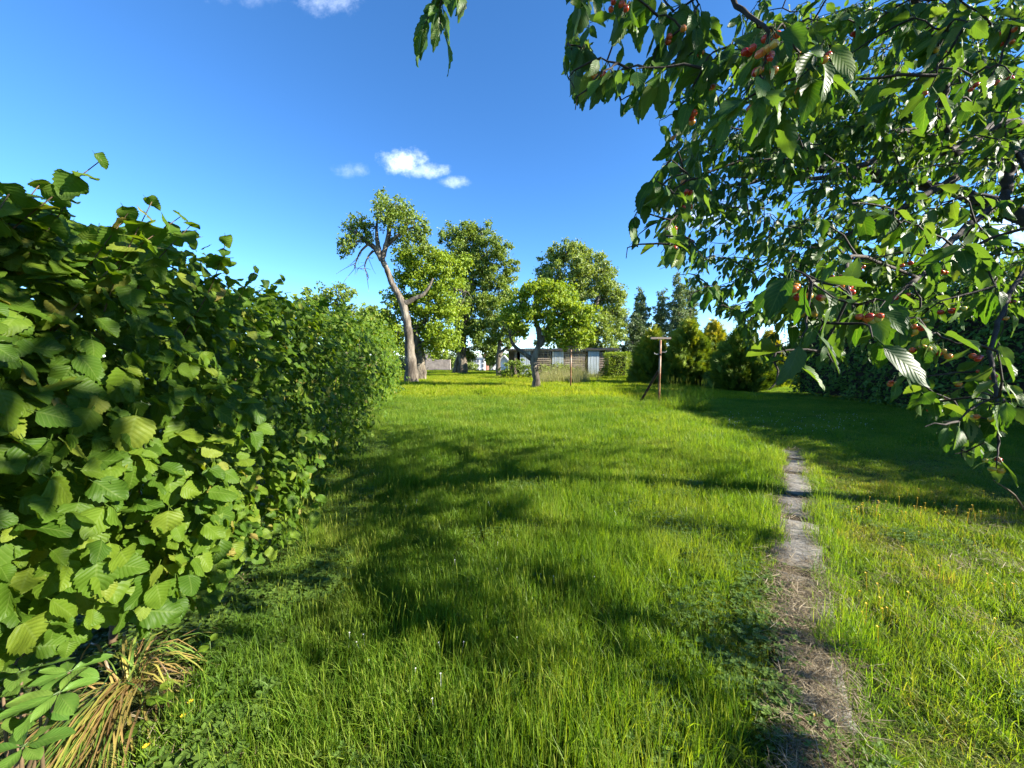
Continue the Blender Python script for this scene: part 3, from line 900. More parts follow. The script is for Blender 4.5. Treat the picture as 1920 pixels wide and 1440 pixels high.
for (a, b) in ((996.5, 1031.5), (1059, 1096.5), (1124.5, 1152)):
    z = 0.04
    while z < TOP - 0.14:
        h = rng.uniform(0.13, 0.20)
        h = min(h, TOP - 0.12 - z)
        x0, x1 = sx(a) + rng.normal(0, 0.015), sx(b) + rng.normal(0, 0.015)
        # a slab cut with the waney edge left on
        n = 9
        xs = np.linspace(x0, x1, n)
        lo = z + 0.008 + 0.012 * rng.random(n); hi = z + h - 0.008 - 0.02 * rng.random(n)
        yf = SY - 0.03 - rng.uniform(0, 0.035) + 0.006 * rng.normal(size=n)
        V = np.vstack([np.c_[xs, yf + 0.02, lo], np.c_[xs, yf, (lo + hi) / 2], np.c_[xs, yf + 0.02, hi], np.c_[xs, np.full(n, SY + 0.02), hi], np.c_[xs, np.full(n, SY + 0.02), lo]])
        k = np.arange(n - 1)
        Q = np.vstack([np.c_[k + r * n, k + 1 + r * n, k + 1 + ((r + 1) % 5) * n, k + ((r + 1) % 5) * n] for r in range(5)])
        T = [[0, n, 2 * n], [0, 2 * n, 3 * n], [0, 3 * n, 4 * n], [n - 1, 3 * n - 1, 2 * n - 1], [n - 1, 4 * n - 1, 3 * n - 1], [n - 1, 5 * n - 1, 4 * n - 1]]
        shed_part('plank', MB().add(V, Q, T, rng.random()), M['plank'])
        z += h + 0.004
def door(name, a, b, z0, z1, nb, label):
    d = shed_part(name, MB().box(((sx(a) + sx(b)) / 2, SY - 0.005, (z0 + z1) / 2), (sx(b) - sx(a) - 0.02, 0.03, z1 - z0 - 0.04), tint=0.3), M['plank'])
    d['label'] = label
    e = np.linspace(sx(a), sx(b), nb + 1)
    for i in range(nb):
        dz = rng.uniform(0, 0.05)
        shed_part('board', MB().box(((e[i] + e[i + 1]) / 2, SY - 0.045 - 0.008 * (i % 2), (z0 + z1) / 2 + dz / 2), (e[i + 1] - e[i] - 0.018, 0.03, z1 - z0 - dz), tint=rng.random()), M['door'], d)
door('door', 975, 994.5, 0.06, TOP - 0.10, 5, 'grey double board door behind the shrub')
door('shutter', 1035, 1056.5, 0.75, TOP - 0.10, 5, 'grey board shutter in the middle of the wall')
door('door', 1102, 1123, 0.0, TOP - 0.10, 4, 'pale grey board door standing ajar')
for a, b in ((964.5, 969.5), (994.8, 996.6), (1031.6, 1033), (1057, 1058.8), (1123.1, 1124.4)):
    shed_part('post', MB().box(((sx(a) + sx(b)) / 2, SY + 0.03, (TOP - 0.1) / 2), (sx(b) - sx(a), 0.12, TOP - 0.1), tint=0.4), M['plank'])
shed_part('post', MB().box(((sx(953)) + 0.08, SY + 0.6, TOP / 2), (0.14, 0.14, TOP), tint=0.2), M['plank'])
shed_part('side_panel', MB().box(((sx(953) + sx(965)) / 2 + 0.06, SY + 1.4, TOP / 2), (sx(965) - sx(953), 0.05, TOP), tint=0.1), M['plank'])
for a, b, dz in ((949, 1030, 0.0), (1030.3, 1062, 0.02), (1062.3, 1092, -0.01), (1092.4, 1157, 0.03)):
    shed_part('fascia', MB().box(((sx(a) + sx(b)) / 2, SY - 0.075, TOP - 0.03 + dz), (sx(b) - sx(a), 0.035, 0.12), tint=rng.random()), M['beam'])
# corrugated roof sheets
for i, (a, b, dz) in enumerate(((944, 985, 0.0), (985.3, 1026, 0.02), (1026.3, 1062, 0.0), (1062.3, 1092, 0.015), (1092.3, 1128, 0.05), (1128.3, 1161, 0.06))):
    n = 44
    xs = np.linspace(sx(a), sx(b), n)
    zz = TOP + 0.07 + dz + 0.03 * np.sin(xs * 2 * PI / 0.18)
    V = np.vstack([np.c_[xs, np.full(n, SY - 0.35), zz], np.c_[xs, np.full(n, SY + D + 0.3), zz + 0.16], np.c_[xs, np.full(n, SY - 0.35), zz - 0.07], np.c_[xs, np.full(n, SY + D + 0.3), zz + 0.135]])
    k = np.arange(n - 1)
    Q = np.vstack([np.c_[k, k + 1, k + 1 + n, k + n], np.c_[k + 2 * n, k + 3 * n, k + 1 + 3 * n, k + 1 + 2 * n], np.c_[k, k + 2 * n, k + 1 + 2 * n, k + 1]])
    shed_part('roof_sheet', MB().add(V, Q), M['roof'], shed)

def house(name, label, cat, px0, px1, pytop, Y, depth, wallmat, roofmat, gable, wins, roof_h, side_px=None, zb=None):
    x0, x1 = (px0 - 960) / FPX * Y, (px1 - 960) / FPX * Y
    zt = float(at(960, pytop, Y)[2]); zb = float(fall(Y)) - 0.3 if zb is None else zb
    h = empty(name, ((x0 + x1) / 2, Y, zb))
    tag(h, label, cat)
    cxm = (x0 + x1) / 2
    b = MB().box((cxm, Y + depth / 2, (zb + zt) / 2), (x1 - x0, depth, zt - zb))
    if gable == 'front':
        b.add([(x0, Y, zt), (x1, Y, zt), (cxm, Y, zt + roof_h)], None, [(0, 1, 2)])
    keep_world(b.build('wall', wallmat), h)
    r = MB()
    if gable == 'flat':
        r.box((cxm, Y + depth / 2, zt + roof_h / 2), (x1 - x0 + 0.6, depth + 0.6, roof_h))
    else:
        ov = 0.5
        if gable == 'front':
            for s in (-1, 1):
                xa = cxm; xb = cxm + s * ((x1 - x0) / 2 + ov); dz = roof_h * (1 + ov / ((x1 - x0) / 2))
                V = [(xa, Y - ov, zt + roof_h + .12), (xb, Y - ov, zt + roof_h - dz + .12), (xb, Y + depth + ov, zt + roof_h - dz + .12), (xa, Y + depth + ov, zt + roof_h + .12)]
                V += [(x_, y_, z_ - 0.2) for x_, y_, z_ in V]
                r.add(V, [(0, 1, 2, 3), (7, 6, 5, 4), (0, 4, 5, 1), (1, 5, 6, 2), (2, 6, 7, 3), (3, 7, 4, 0)])
        else:
            for s in (-1, 1):
                yc = Y + depth / 2; yb = yc + s * (depth / 2 + ov)
                V = [(x0 - ov, yc, zt + roof_h), (x1 + ov, yc, zt + roof_h), (x1 + ov, yb, zt - .2), (x0 - ov, yb, zt - .2)]
                V += [(x_, y_, z_ - 0.2) for x_, y_, z_ in V]
                r.add(V, [(0, 1, 2, 3), (7, 6, 5, 4), (0, 4, 5, 1), (1, 5, 6, 2), (2, 6, 7, 3), (3, 7, 4, 0)])
    keep_world(r.build('roof', roofmat), h)
    for (u0, u1, v0, v1) in wins:
        xa, xb = x0 + (x1 - x0) * u0, x0 + (x1 - x0) * u1
        za, zc = zb + (zt - zb) * v0, zb + (zt - zb) * v1
        f = keep_world(MB().box(((xa + xb) / 2, Y - 0.03, za - 0.06), (xb - xa + 0.3, 0.2, 0.1)).box(((xa + xb) / 2, Y - 0.03, zc + 0.06), (xb - xa + 0.3, 0.12, 0.1)).box((xa - 0.06, Y - 0.03, (za + zc) / 2), (0.1, 0.12, zc - za)).box((xb + 0.06, Y - 0.03, (za + zc) / 2), (0.1, 0.12, zc - za)).build('window', M['beam']), h)
        p = MB().box(((xa + xb) / 2, Y - 0.012, (za + zc) / 2), (xb - xa, 0.03, zc - za)).build('pane', M['glass'], f)
    return h
wg = [(u, u + 0.07, v, v + 0.13) for u in (0.06, 0.2, 0.34, 0.48, 0.62, 0.86) for v in (0.36, 0.58, 0.80)]
house('apartment_block', 'white flat roofed apartment block with rows of windows behind the trees', 'building', 872, 909, 671.5, 118, 10, M['render'], M['slate'], 'flat', wg, 0.5)
house('brick_house', 'narrow red brown house behind the white block', 'house', 908.5, 913.5, 671, 121, 9, M['tile'], M['tile'], 'side', [], 1.2)
house('gabled_house', 'white house with a pale low gable roof beside the shed', 'house', 925, 965, 689, 62, 9, M['render'], M['slate'], 'front', [(0.30, 0.42, 0.42, 0.72)], 1.9)
house('stone_house', 'small rubble stone house with a dark roof behind the leaning tree', 'house', 786, 806, 682, 64, 8, M['stone'], M['roof'], 'front', [(0.6, 0.8, 0.45, 0.75)], 1.6)
wl = MB()
x0, x1 = (797 - 960) / FPX * 52, (845 - 960) / FPX * 52
for i in range(16):
    xa = x0 + (x1 - x0) * i / 16
    wl.box((xa + (x1 - x0) / 32, 52, float(fall(52)) + 0.75 + 0.03 * rng.normal()), ((x1 - x0) / 16 - 0.01, 0.4, 2.0))
o = wl.build('garden_wall', M['stone'])
tag(o, 'low pale stone wall beyond the meadow left of the thick trunk', 'wall')

# ================================================================== TREES
def crown_mesh(mb, centres, radii, n_per, size, flat=0.8, sub=26, subr=0.32):
    for c, r in zip(centres, radii):
        ns = max(4, int(sub))
        d = rdir(ns)
        d[:, 2] *= flat
        rad = rng.uniform(0.25, 0.98, ns) ** 0.6
        outl = rng.random(ns) < 0.22
        rad = np.where(outl, rng.uniform(1.0, 1.32, ns), rad)
        sc = c + d * (r * rad)[:, None]
        n = int(1.5 * n_per * r * r)
        pick = rng.integers(0, ns, n)
        sr = r * subr * rng.uniform(0.6, 1.25, ns) * np.where(outl, 0.6, 1.0)
        p = sc[pick] + rng.normal(size=(n, 3)) * (sr[pick] * 0.58)[:, None] * [1, 1, 0.75]
        nrm = norm(rdir(n) + [0.45, -0.25, 0.55])
        tip = norm(rdir(n) + [0, 0, -0.35])
        tint = np.clip(rng.beta(2, 2, n) * 0.75 + 0.25 * rng.random(ns)[pick], 0, 1)
        mb.leaves(SMALL, p, frames(tip, nrm), size * rng.uniform(0.7, 1.3, n), tint)

def px_line(line, Y, n=None):
    """rows (px, py, radius in px[, dy]) -> world polyline and radii"""
    P = np.array([at(r[0], r[1], Y + (r[3] if len(r) > 3 else 0)) for r in line])
    R = np.array([r[2] for r in line]) * Y / FPX
    S = spline(np.c_[P, R], n or len(line) * 4)
    return S[:, :3], np.maximum(S[:, 3], 0.01)

def tree(name, label, Y, lines, clusters, mat, n_per, size, cat='tree', group=None, dy=1.0, sub=26, bark='bark', twigs=7, dead=()):
    base = at(lines[0][0][0], lines[0][0][1], Y); base[2] = float(fall(Y))
    root = empty(name, base)
    tag(root, label, cat, group)
    tb = MB()
    skel = []
    for i, ln in enumerate(lines):
        P, R = px_line(ln, Y)
        if i == 0:
            P = np.vstack([P[0] + [0, 0, -0.35], P]); R = np.r_[R[0] * 1.12, R]
        R = R * (1 + 0.07 * np.sin(np.arange(len(R)) * 2.1 + i))
        P = P + rng.normal(0, 1, P.shape) * (R * 0.06)[:, None]
        tb.tube(P, R, 10 if R[0] > 0.12 else 6)
        skel.append(P[len(P) // 3:])
    S = np.vstack(skel)
    C, RR = [], []
    for (px, py, r) in clusters:
        c = at(px, py, Y + rng.uniform(-dy, dy)); C.append(c); RR.append(r * Y / FPX)
        # limbs that carry this cluster
        j = np.argmin(np.linalg.norm(S - c, axis=1) + 0.4 * np.maximum(0, S[:, 2] - c[2]))
        a = S[j]; m = (a + c) / 2 + [0, 0, 0.10 * np.linalg.norm(c - a)]
        P = spline([a, m, c], 7)
        r0 = min(0.09, 0.022 * np.linalg.norm(c - a) + 0.02)
        tb.tube(P, np.linspace(r0, 0.015, 7), 5)
        for _ in range(twigs):
            e = c + rdir(1)[0] * RR[-1] * rng.uniform(0.6, 1.0)
            q = P[rng.integers(3, 7)]
            tb.tube(spline([q, (q + e) / 2 + rng.normal(0, 0.08, 3), e], 4), [0.016, 0.012, 0.009, 0.005], 4, cap=False)
    keep_world(tb.build('trunk', M[bark], smooth=True), root)
    if dead:
        db = MB()
        for ln in dead:
            P, R = px_line(ln, Y)
            db.tube(P, R, 4)
            for _ in range(9):
                q = P[rng.integers(len(P) // 4, len(P))]
                e = q + (rdir(1)[0] * [1, 0.6, 0.8] + [-0.15, 0, -0.5]) * rng.uniform(0.4, 1.1)
                db.tube(spline([q, (q + e) / 2 + rng.normal(0, 0.08, 3), e], 5), [0.018, 0.015, 0.012, 0.010, 0.006], 4, cap=False)
        keep_world(db.build('dead_branch', M['bark']), root)
    cb = MB()
    crown_mesh(cb, C, RR, n_per, size, sub=sub)
    o = keep_world(cb.build('crown', M[mat]), root)
    o['kind'] = 'stuff'
    return root

FT = 'fruit trees in the meadow'
tree('fruit_tree', 'tall leaning old tree with a bare crooked trunk and a high sparse crown', 23.5,
     [[(773, 726, 15), (771, 690, 11.5), (768, 650, 9), (764, 610, 7.6), (757, 575, 7.2), (748, 555, 6.2), (735, 530, 5.4), (725, 505, 5), (716, 485, 5)],
      [(716, 487, 5), (703, 466, 4.4), (690, 455, 4.5), (673, 441, 3.2), (655, 430, 2)],
      [(716, 487, 5), (722, 466, 4.4), (728, 446, 4.5), (731, 420, 3.2), (736, 388, 2)],
      [(712, 478, 5), (708, 455, 4), (706, 430, 2.5), (708, 405, 1.5)],
      [(724, 462, 4), (742, 445, 3), (760, 432, 2.2), (778, 425, 1.5)],
      [(757, 570, 5.5), (775, 561, 4.4), (792, 553, 3.6), (803, 540, 2.6), (812, 522, 1.5)]],
     [(735, 382, 24), (758, 396, 26), (725, 402, 24), (708, 380, 14), (745, 418, 24), (772, 415, 24), (662, 424, 20), (648, 448, 18), (678, 415, 18), (690, 428, 15), (783, 438, 18), (756, 440, 18), (652, 462, 13), (668, 448, 13), (738, 452, 10), (790, 452, 15), (768, 458, 15), (802, 470, 12), (642, 474, 9), (692, 446, 11), (795, 425, 11)],
     'crown_mid', 620, 0.165, group=FT, sub=24,
     dead=([(690, 458, 3), (676, 472, 2.2), (668, 490, 1.4), (664, 505, .8)], [(700, 470, 3), (690, 482, 2), (684, 500, 1.4), (690, 520, .8)]))
tree('fruit_tree', 'bright lime green bushy tree with a short pale trunk behind the leaning one', 26,
     [[(787, 714, 13), (788, 690, 11), (787, 665, 10), (783, 648, 9), (779, 630, 7), (777, 615, 6)],
      [(785, 652, 7), (800, 641, 6), (816, 637, 4), (830, 630, 2)],
      [(777, 616, 6), (786, 607, 5), (797, 602, 4), (801, 592, 3), (803, 560, 2.5), (806, 525, 2)]],
     [(770, 482, 28), (795, 490, 32), (838, 503, 34), (862, 492, 22), (762, 520, 25), (795, 530, 34), (835, 545, 34), (800, 572, 36), (842, 585, 32), (738, 560, 20), (765, 570, 26), (790, 612, 32), (825, 622, 32), (728, 595, 20), (745, 625, 22), (757, 655, 16), (812, 652, 22), (848, 640, 20)],
     'crown_lime', 900, 0.19, group=FT, dead=([(845, 540, 2), (865, 545, 1.6), (878, 548, 1)],))
tree('walnut_tree', 'tall full tree with the dark thick trunk in the middle of the meadow', 35,
     [[(868, 703, 11), (867, 680, 9), (866, 655, 8), (870, 620, 6), (880, 570, 6), (887, 500, 3)],
      [(853, 700, 6), (857, 680, 5), (864, 660, 6), (860, 610, 4), (850, 540, 3)]],
     [(878, 438, 24), (852, 447, 26), (905, 440, 24), (930, 465, 26), (900, 470, 30), (860, 480, 30), (950, 500, 20), (890, 512, 36), (928, 520, 32), (860, 530, 32), (945, 545, 26), (895, 560, 36), (860, 580, 30), (925, 580, 34), (875, 615, 32), (910, 622, 32), (945, 610, 24), (850, 645, 22), (880, 660, 22), (912, 655, 22)],
     'crown_mid', 800, 0.21, group=FT)
tree('fruit_tree', 'small dark trunked tree leaning at the left end of the shed', 29.5,
     [[(935, 705, 5.5), (934, 682, 4.6), (936, 655, 4.2), (941, 630, 3.5), (950, 602, 3)], [(936, 668, 4), (945, 655, 3), (957, 650, 2.4), (968, 640, 2)]],
     [(938, 612, 22), (960, 602, 24), (925, 636, 18), (952, 634, 18), (975, 620, 16)], 'crown_mid', 900, 0.19, group=FT)
tree('fruit_tree', 'lime green young fruit tree with forked trunk in front of the shed', 19.8,
     [[(1004, 731, 9), (1006, 710, 7), (1002, 690, 6.5), (1001, 675, 6.5), (1008, 655, 5.5), (1012, 640, 5), (1010, 620, 5), (1000, 590, 3)],
      [(1001, 678, 5), (986, 665, 4.2), (971, 655, 3.6), (962, 645, 3), (956, 632, 2)],
      [(1011, 648, 6), (1021, 632, 4.5), (1026, 615, 3.5), (1042, 590, 2)]],
     [(980, 560, 24), (1005, 545, 26), (1035, 550, 30), (1062, 560, 30), (985, 590, 24), (1015, 585, 30), (1050, 590, 32), (1082, 585, 26), (1078, 618, 26), (1045, 622, 28), (965, 600, 20), (1098, 608, 18), (975, 622, 16), (1068, 645, 16), (1090, 640, 14), (956, 578, 14), (950, 600, 12), (1110, 585, 15), (1106, 632, 13)],
     'crown_lime', 1000, 0.17, group=FT, dy=0.7)
tree('walnut_tree', 'broad pale green tree rising behind the shed', 39,
     [[(1085, 700, 9), (1084, 650, 8), (1080, 600, 6), (1075, 530, 4)], [(1084, 640, 6), (1110, 590, 4), (1125, 550, 3)]],
     [(1062, 474, 22), (1040, 488, 24), (1088, 474, 22), (1112, 492, 24), (1080, 505, 30), (1140, 512, 20), (1120, 530, 30), (1150, 545, 22), (1040, 520, 28), (1098, 555, 32), (1135, 575, 28), (1155, 590, 18), (1120, 610, 28), (1148, 622, 22), (1085, 600, 30), (1020, 515, 20), (1160, 562, 14), (1100, 640, 24), (1140, 645, 18), (1010, 540, 20), (1030, 628, 20), (1056, 645, 18), (1085, 648, 16), (1012, 642, 10), (1120, 648, 16), (1055, 575, 24)],
     'crown_pale', 720, 0.24, group=FT)
# behind the far end of the hazel hedge
tree('fruit_tree', 'leafy tree showing over the far end of the hazel hedge', 20,
     [[(650, 720, 7), (648, 660, 6), (640, 610, 5), (630, 565, 3)]],
     [(600, 555, 24), (640, 548, 22), (620, 580, 30), (665, 585, 24), (690, 590, 20), (580, 580, 24), (645, 620, 30), (700, 615, 20)], 'crown_mid', 900, 0.16, group=FT)
tree('fruit_tree', 'yellowish round tree between the hedge end and the leaning trunk', 31,
     [[(700, 712, 6), (702, 660, 5), (705, 620, 4)]],
     [(690, 590, 20), (715, 600, 22), (735, 620, 20), (700, 630, 22), (725, 650, 20), (742, 645, 14)], 'crown_lime', 800, 0.2, group=FT)

def poplar(label, px, pytop, pyb, hw, Y):
    zt = at(px, pytop, Y)[2]; x = (px - 960) / FPX * Y; zb = float(fall(Y))
    root = empty('poplar_tree', (x, Y, zb)); tag(root, label, 'tree', 'poplars beyond the garden')
    keep_world(MB().tube([(x, Y, zb - 0.3), (x + 0.1, Y, zb + (zt - zb) * 0.5), (x, Y, zt - 0.5)], [0.35, 0.22, 0.04], 7).build('trunk', M['bark'], smooth=True), root)
    cb = MB(); H = zt - zb - 1.0; n = 8
    hwm = hw * Y / FPX
    C, RR = [], []
    for t in np.linspace(0.0, 1, 26):
        r = 1.25 * hwm * min(1.0, 0.75 + 0.5 * t) * rng.uniform(0.8, 1.12)
        r = max(r * (1 - 0.72 * max(0, (t - 0.55) / 0.45) ** 2), 0.35)
        C.append(np.array([x + rng.normal(0, hwm * 0.18), Y + rng.normal(0, 0.25), zb + 1.0 + H * t])); RR.append(r * 0.8)
    crown_mesh(cb, C, RR, 260, 0.34, flat=1.3, sub=14, subr=0.34)
    o = keep_world(cb.build('crown', M['crown_poplar']), root); o['kind'] = 'stuff'
poplar('slender poplar nearest the broad pale tree, first of the row', 1198, 542, 0, 15, 74)
poplar('slender poplar standing alone between two gaps of sky', 1238, 545, 0, 13, 78)
poplar('tall poplar half hidden behind cherry leaves', 1268, 514, 0, 15, 72)
poplar('poplar overlapping its taller neighbour behind the cherry leaves', 1290, 520, 0, 13, 76)
tree('dark_tree', 'dark round tree at the foot of the first poplar', 56, [[(1182, 705, 5), (1182, 660, 5), (1184, 620, 3)]],
     [(1178, 600, 18), (1192, 612, 16), (1176, 630, 18), (1195, 640, 18), (1180, 655, 16), (1160, 660, 14), (1210, 650, 14), (1205, 625, 12)], 'crown_dark', 420, 0.27)
# bushes
def bush(label, cl, Y, mat, n_per=900, size=0.15, name='bush', group='bushes round the shed'):
    base = at(cl[0][0], 700, Y); base[2] = float(fall(Y))
    root = empty(name, base); tag(root, label, 'bush', group)
    tb, cb = MB(), MB(); C, RR = [], []
    for px, py, r in cl:
        c = at(px, py, Y + rng.uniform(-0.3, 0.3)); c[2] = max(c[2], base[2] + 0.2); C.append(c); RR.append(r * Y / FPX)
        for _ in range(5):
            b = base + [c[0] - base[0] + rng.normal(0, 0.15), c[1] - base[1], -0.1]
            e = c + rdir(1)[0] * RR[-1] * 0.9
            tb.tube(spline([b, (b + e) / 2 + rng.normal(0, 0.08, 3), e], 5), [0.022, 0.018, 0.014, 0.010, 0.006], 4)
    keep_world(tb.build('stems', M['twig']), root)['kind'] = 'stuff'
    crown_mesh(cb, C, RR, n_per, size, sub=14)
    o = keep_world(cb.build('foliage', M[mat]), root); o['kind'] = 'stuff'
bush('loose leafy shrub at the open left end of the shed', [(955, 690, 14), (972, 685, 13), (985, 692, 13), (945, 697, 10), (992, 700, 9)], 27, 'crown_mid')
bush('low shrub between the forked tree and the grey shutter', [(1016, 693, 11), (1030, 697, 9), (1022, 688, 8)], 30, 'crown_pale')
bush('shrub growing up in front of the grey shutter', [(1045, 686, 10), (1056, 690, 11), (1066, 693, 10), (1050, 697, 10)], 30.5, 'crown_mid')
bush('small bush between the shutter and the pale door', [(1080, 696, 9), (1089, 699, 8), (1075, 700, 7)], 30.5, 'crown_pale')
bush('low weedy bush right of the pale door', [(1132, 697, 9), (1142, 700, 8), (1125, 702, 6)], 30, 'crown_pale')
bush('grey green bushes beyond the meadow left of the thick trunk', [(818, 676, 14), (835, 672, 14), (848, 680, 12), (806, 684, 9)], 60, 'crown_mid', 500, 0.26, group='bushes beyond the meadow')
bush('bush beyond the meadow in front of the white block', [(888, 686, 10), (876, 682, 8)], 70, 'crown_pale', 420, 0.28, group='bushes beyond the meadow')
bush('green trees between the white block and the shed', [(925, 668, 14), (942, 672, 12), (918, 680, 8)], 90, 'crown_mid', 380, 0.35, group='bushes beyond the meadow')
bush('dark bush at the hedge end behind the leaning trunk', [(752, 688, 10), (748, 676, 9), (762, 694, 8), (795, 696, 6)], 44, 'crown_dark', 600, 0.2, group='bushes beyond the meadow')
# the far wood closing the view
wb = MB(); C, RR = [], []
for x in np.arange(-260, 330, 7.0):
    yy = 190 + 30 * math.sin(x * 0.03) + rng.normal(0, 8)
    r = rng.uniform(4.0, 6.5)
    C.append(np.array([x + rng.normal(0, 2), yy, -5 + r * 0.9])); RR.append(r)
crown_mesh(wb, C, RR, 11, 1.6, sub=14)
tag(wb.build('far_wood', M['crown_dark']), 'far wood along the horizon beyond the houses', kind='stuff')

# ------------------------------------------------------------------ conifers and hedges on the right
def conifer(label, px, pytop, pyb, hw, gold, n=2600, Y=None):
    b = gnd(px, pyb); Y = b[1]; zt = float(at(px, pytop, Y)[2]); hwm = hw * Y / FPX
    root = empty('golden_conifer', (b[0], Y, 0)); tag(root, label, 'conifer', 'golden conifers along the right side')
    keep_world(MB().tube([(b[0], Y, -0.2), (b[0], Y, zt * 0.5), (b[0], Y, zt * 0.95)], [0.11, 0.07, 0.01], 7).build('trunk', M['bark']), root)
    t = 1 - np.sqrt(rng.random(n)); t = np.clip(t, 0, 1)
    az = rng.random(n) * 2 * PI
    ph = rng.random() * 6
    lump = 1 + 0.22 * np.sin(3 * az + 9 * t + ph) + 0.16 * np.sin(7 * az - 14 * t + 2 * ph)
    rr = hwm * (np.minimum(1, (1.03 - t) ** 0.72 * 1.05)) * lump * rng.uniform(0.72, 1.04, n)
    rr *= np.clip(0.75 + t * 3, 0, 1)
    d = np.c_[np.cos(az), np.sin(az), np.zeros(n)]
    P = np.c_[b[0] + d[:, 0] * rr, Y + d[:, 1] * rr, 0.06 + (zt - 0.25) * t]
    tip = norm(d * 0.85 + [0, 0, 0.55] + rng.normal(0, 0.25, (n, 3)))
    nrm = norm(np.c_[-np.sin(az), np.cos(az), np.zeros(n)] * 0.5 + d * 0.5 + rdir(n) * 0.6)
    P -= tip * 0.28
    tint = np.clip(gold * (0.55 + 0.85 * t) + rng.normal(0, 0.15, n), 0, 1)
    cb = MB().leaves(SPRAY, P, frames(tip, nrm), rng.uniform(0.3, 0.55, n) * (0.7 + 0.3 * hwm), tint)
    o = keep_world(cb.build('foliage', M['gold']), root); o['kind'] = 'stuff'
conifer('narrow golden tipped conifer behind the near clothesline post', 1222, 602, 719, 40, 0.55)
conifer('wide golden green conifer right of the near clothesline post', 1288, 588, 722, 50, 0.5)
conifer('tall bright yellow conifer behind the gap of the row', 1335, 590, 714, 40, 0.72)
conifer('broad dark cone shaped conifer at the end of the tall hedge', 1385, 602, 731, 56, 0.45)
conifer('yellow conifer squeezed against the tall dark hedge', 1440, 610, 724, 34, 0.72)
conifer('deep green conifer hidden behind cherry leaves at the hedge corner', 1500, 606, 722, 42, 0.5)

def box_hedge(name, label, x0, x1, y0, y1, h, mat, n, size, group=None, rough=0.08, rot=0.0, pivot=None, skip_back=False):
    root = empty(name, ((x0 + x1) / 2, (y0 + y1) / 2, 0)); tag(root, label, 'hedge', group)
    A = np.array([(y1 - y0) * h, (y1 - y0) * h * (0.25 if skip_back else 1), (x1 - x0) * h, (x1 - x0) * h * 0.4, (x1 - x0) * (y1 - y0)])
    f = rng.choice(5, n, p=A / A.sum())
    u, v = rng.random(n), rng.random(n) ** 0.9
    X = x0 + (x1 - x0) * u; Yy = y0 + (y1 - y0) * u; Z = h * v
    P = np.zeros((n, 3)); N = np.zeros((n, 3))
    for k, (pp, nn) in enumerate((((x0, Yy, Z), (-1, 0, 0)), ((x1, Yy, Z), (1, 0, 0)), ((X, y0, Z), (0, -1, 0)), ((X, y1, Z), (0, 1, 0)), ((x0 + (x1 - x0) * rng.random(n), Yy, h), (0, 0, 1)))):
        m = f == k
        P[m] = np.stack([np.broadcast_to(c, (n,)) for c in pp], -1)[m]; N[m] = nn
    ins = rng.exponential(0.10, n)
    P += N * (rough * pnoise(P, 1.7, 1) + rough * 0.7 * pnoise(P, 4.1, 6) - ins)[:, None] + rng.normal(0, 0.03, (n, 3))
    P[:, 2] = np.maximum(P[:, 2], 0.03)
    nrm = norm(N * 0.7 + [0, 0, 0.75] + rdir(n) * 0.7)
    tip = norm(N * 0.5 + rdir(n) + [0, 0, -0.25])
    cb = MB().leaves(SMALL, P, frames(tip, nrm), size * rng.uniform(0.7, 1.3, n), rng.beta(2, 2, n))
    sb = MB()
    L = max(x1 - x0, y1 - y0)
    for i in range(int(L / 0.6)):
        t = (i + 0.5) / int(L / 0.6)
        bx, by = ((x0 + x1) / 2, y0 + (y1 - y0) * t) if y1 - y0 > x1 - x0 else (x0 + (x1 - x0) * t, (y0 + y1) / 2)
        for _ in range(2):
            sb.tube([(bx, by, -0.1), (bx + rng.normal(0, 0.1), by + rng.normal(0, 0.1), h * 0.5), (bx + rng.normal(0, 0.3), by + rng.normal(0, 0.2), h * 0.9)], [0.03, 0.025, 0.01], 5)
    # plain dark box added inside the foliage to stop the light
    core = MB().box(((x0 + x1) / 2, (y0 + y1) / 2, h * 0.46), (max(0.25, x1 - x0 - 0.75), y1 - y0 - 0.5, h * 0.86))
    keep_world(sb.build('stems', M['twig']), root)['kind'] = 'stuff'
    keep_world(core.build('light_block_core', M['dark']), root)
    o = keep_world(cb.build('foliage', M[mat]), root); o['kind'] = 'stuff'
    return root
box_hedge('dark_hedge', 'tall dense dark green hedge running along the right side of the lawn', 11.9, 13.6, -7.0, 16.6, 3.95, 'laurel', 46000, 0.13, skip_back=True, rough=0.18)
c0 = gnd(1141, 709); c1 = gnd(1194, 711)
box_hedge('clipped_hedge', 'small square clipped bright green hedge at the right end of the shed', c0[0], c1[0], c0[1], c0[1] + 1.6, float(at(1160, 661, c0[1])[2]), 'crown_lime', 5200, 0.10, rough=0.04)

# ------------------------------------------------------------------ clothesline posts
def cpost(base, h, bar, label, brace=None, r=0.035, hooks=True):
    base = np.asarray(base) + 0.0
    root = empty('clothesline_post', base); tag(root, label, 'post', 'clothesline posts')
    MB().tube([(0, 0, -0.2), (0, 0, h * 0.5), (0.0, 0, h - 0.05)], r, 10).build('pole', M['post'], root, True)
    MB().box((0, 0, h), (bar, 0.09, 0.06)).build('crossbar', M['plank'], root)
    if hooks:
        for s, dz in ((-1, 0), (1, 0.06)):
            P = [(s * (r - 0.005), 0, h * 0.77 + dz), (s * 0.13, -0.01, h * 0.77 + dz), (s * 0.18, -0.01, h * 0.77 + dz + 0.02), (s * 0.19, -0.01, h * 0.77 + dz + 0.05)]
            MB().tube(P, 0.012, 6).build('hook', M['metal'], root)
        MB().tube([(0, 0, h * 0.75), (0, 0, h * 0.78)], r * 1.25, 10).build('collar', M['brace'], root)
    if brace is not None:
        MB().tube([(0, 0.01, h * 0.56), np.array(brace) / 2 + [0, 0.01, h * 0.28], brace], 0.04, 8).build('brace', M['brace'], root)
    return root
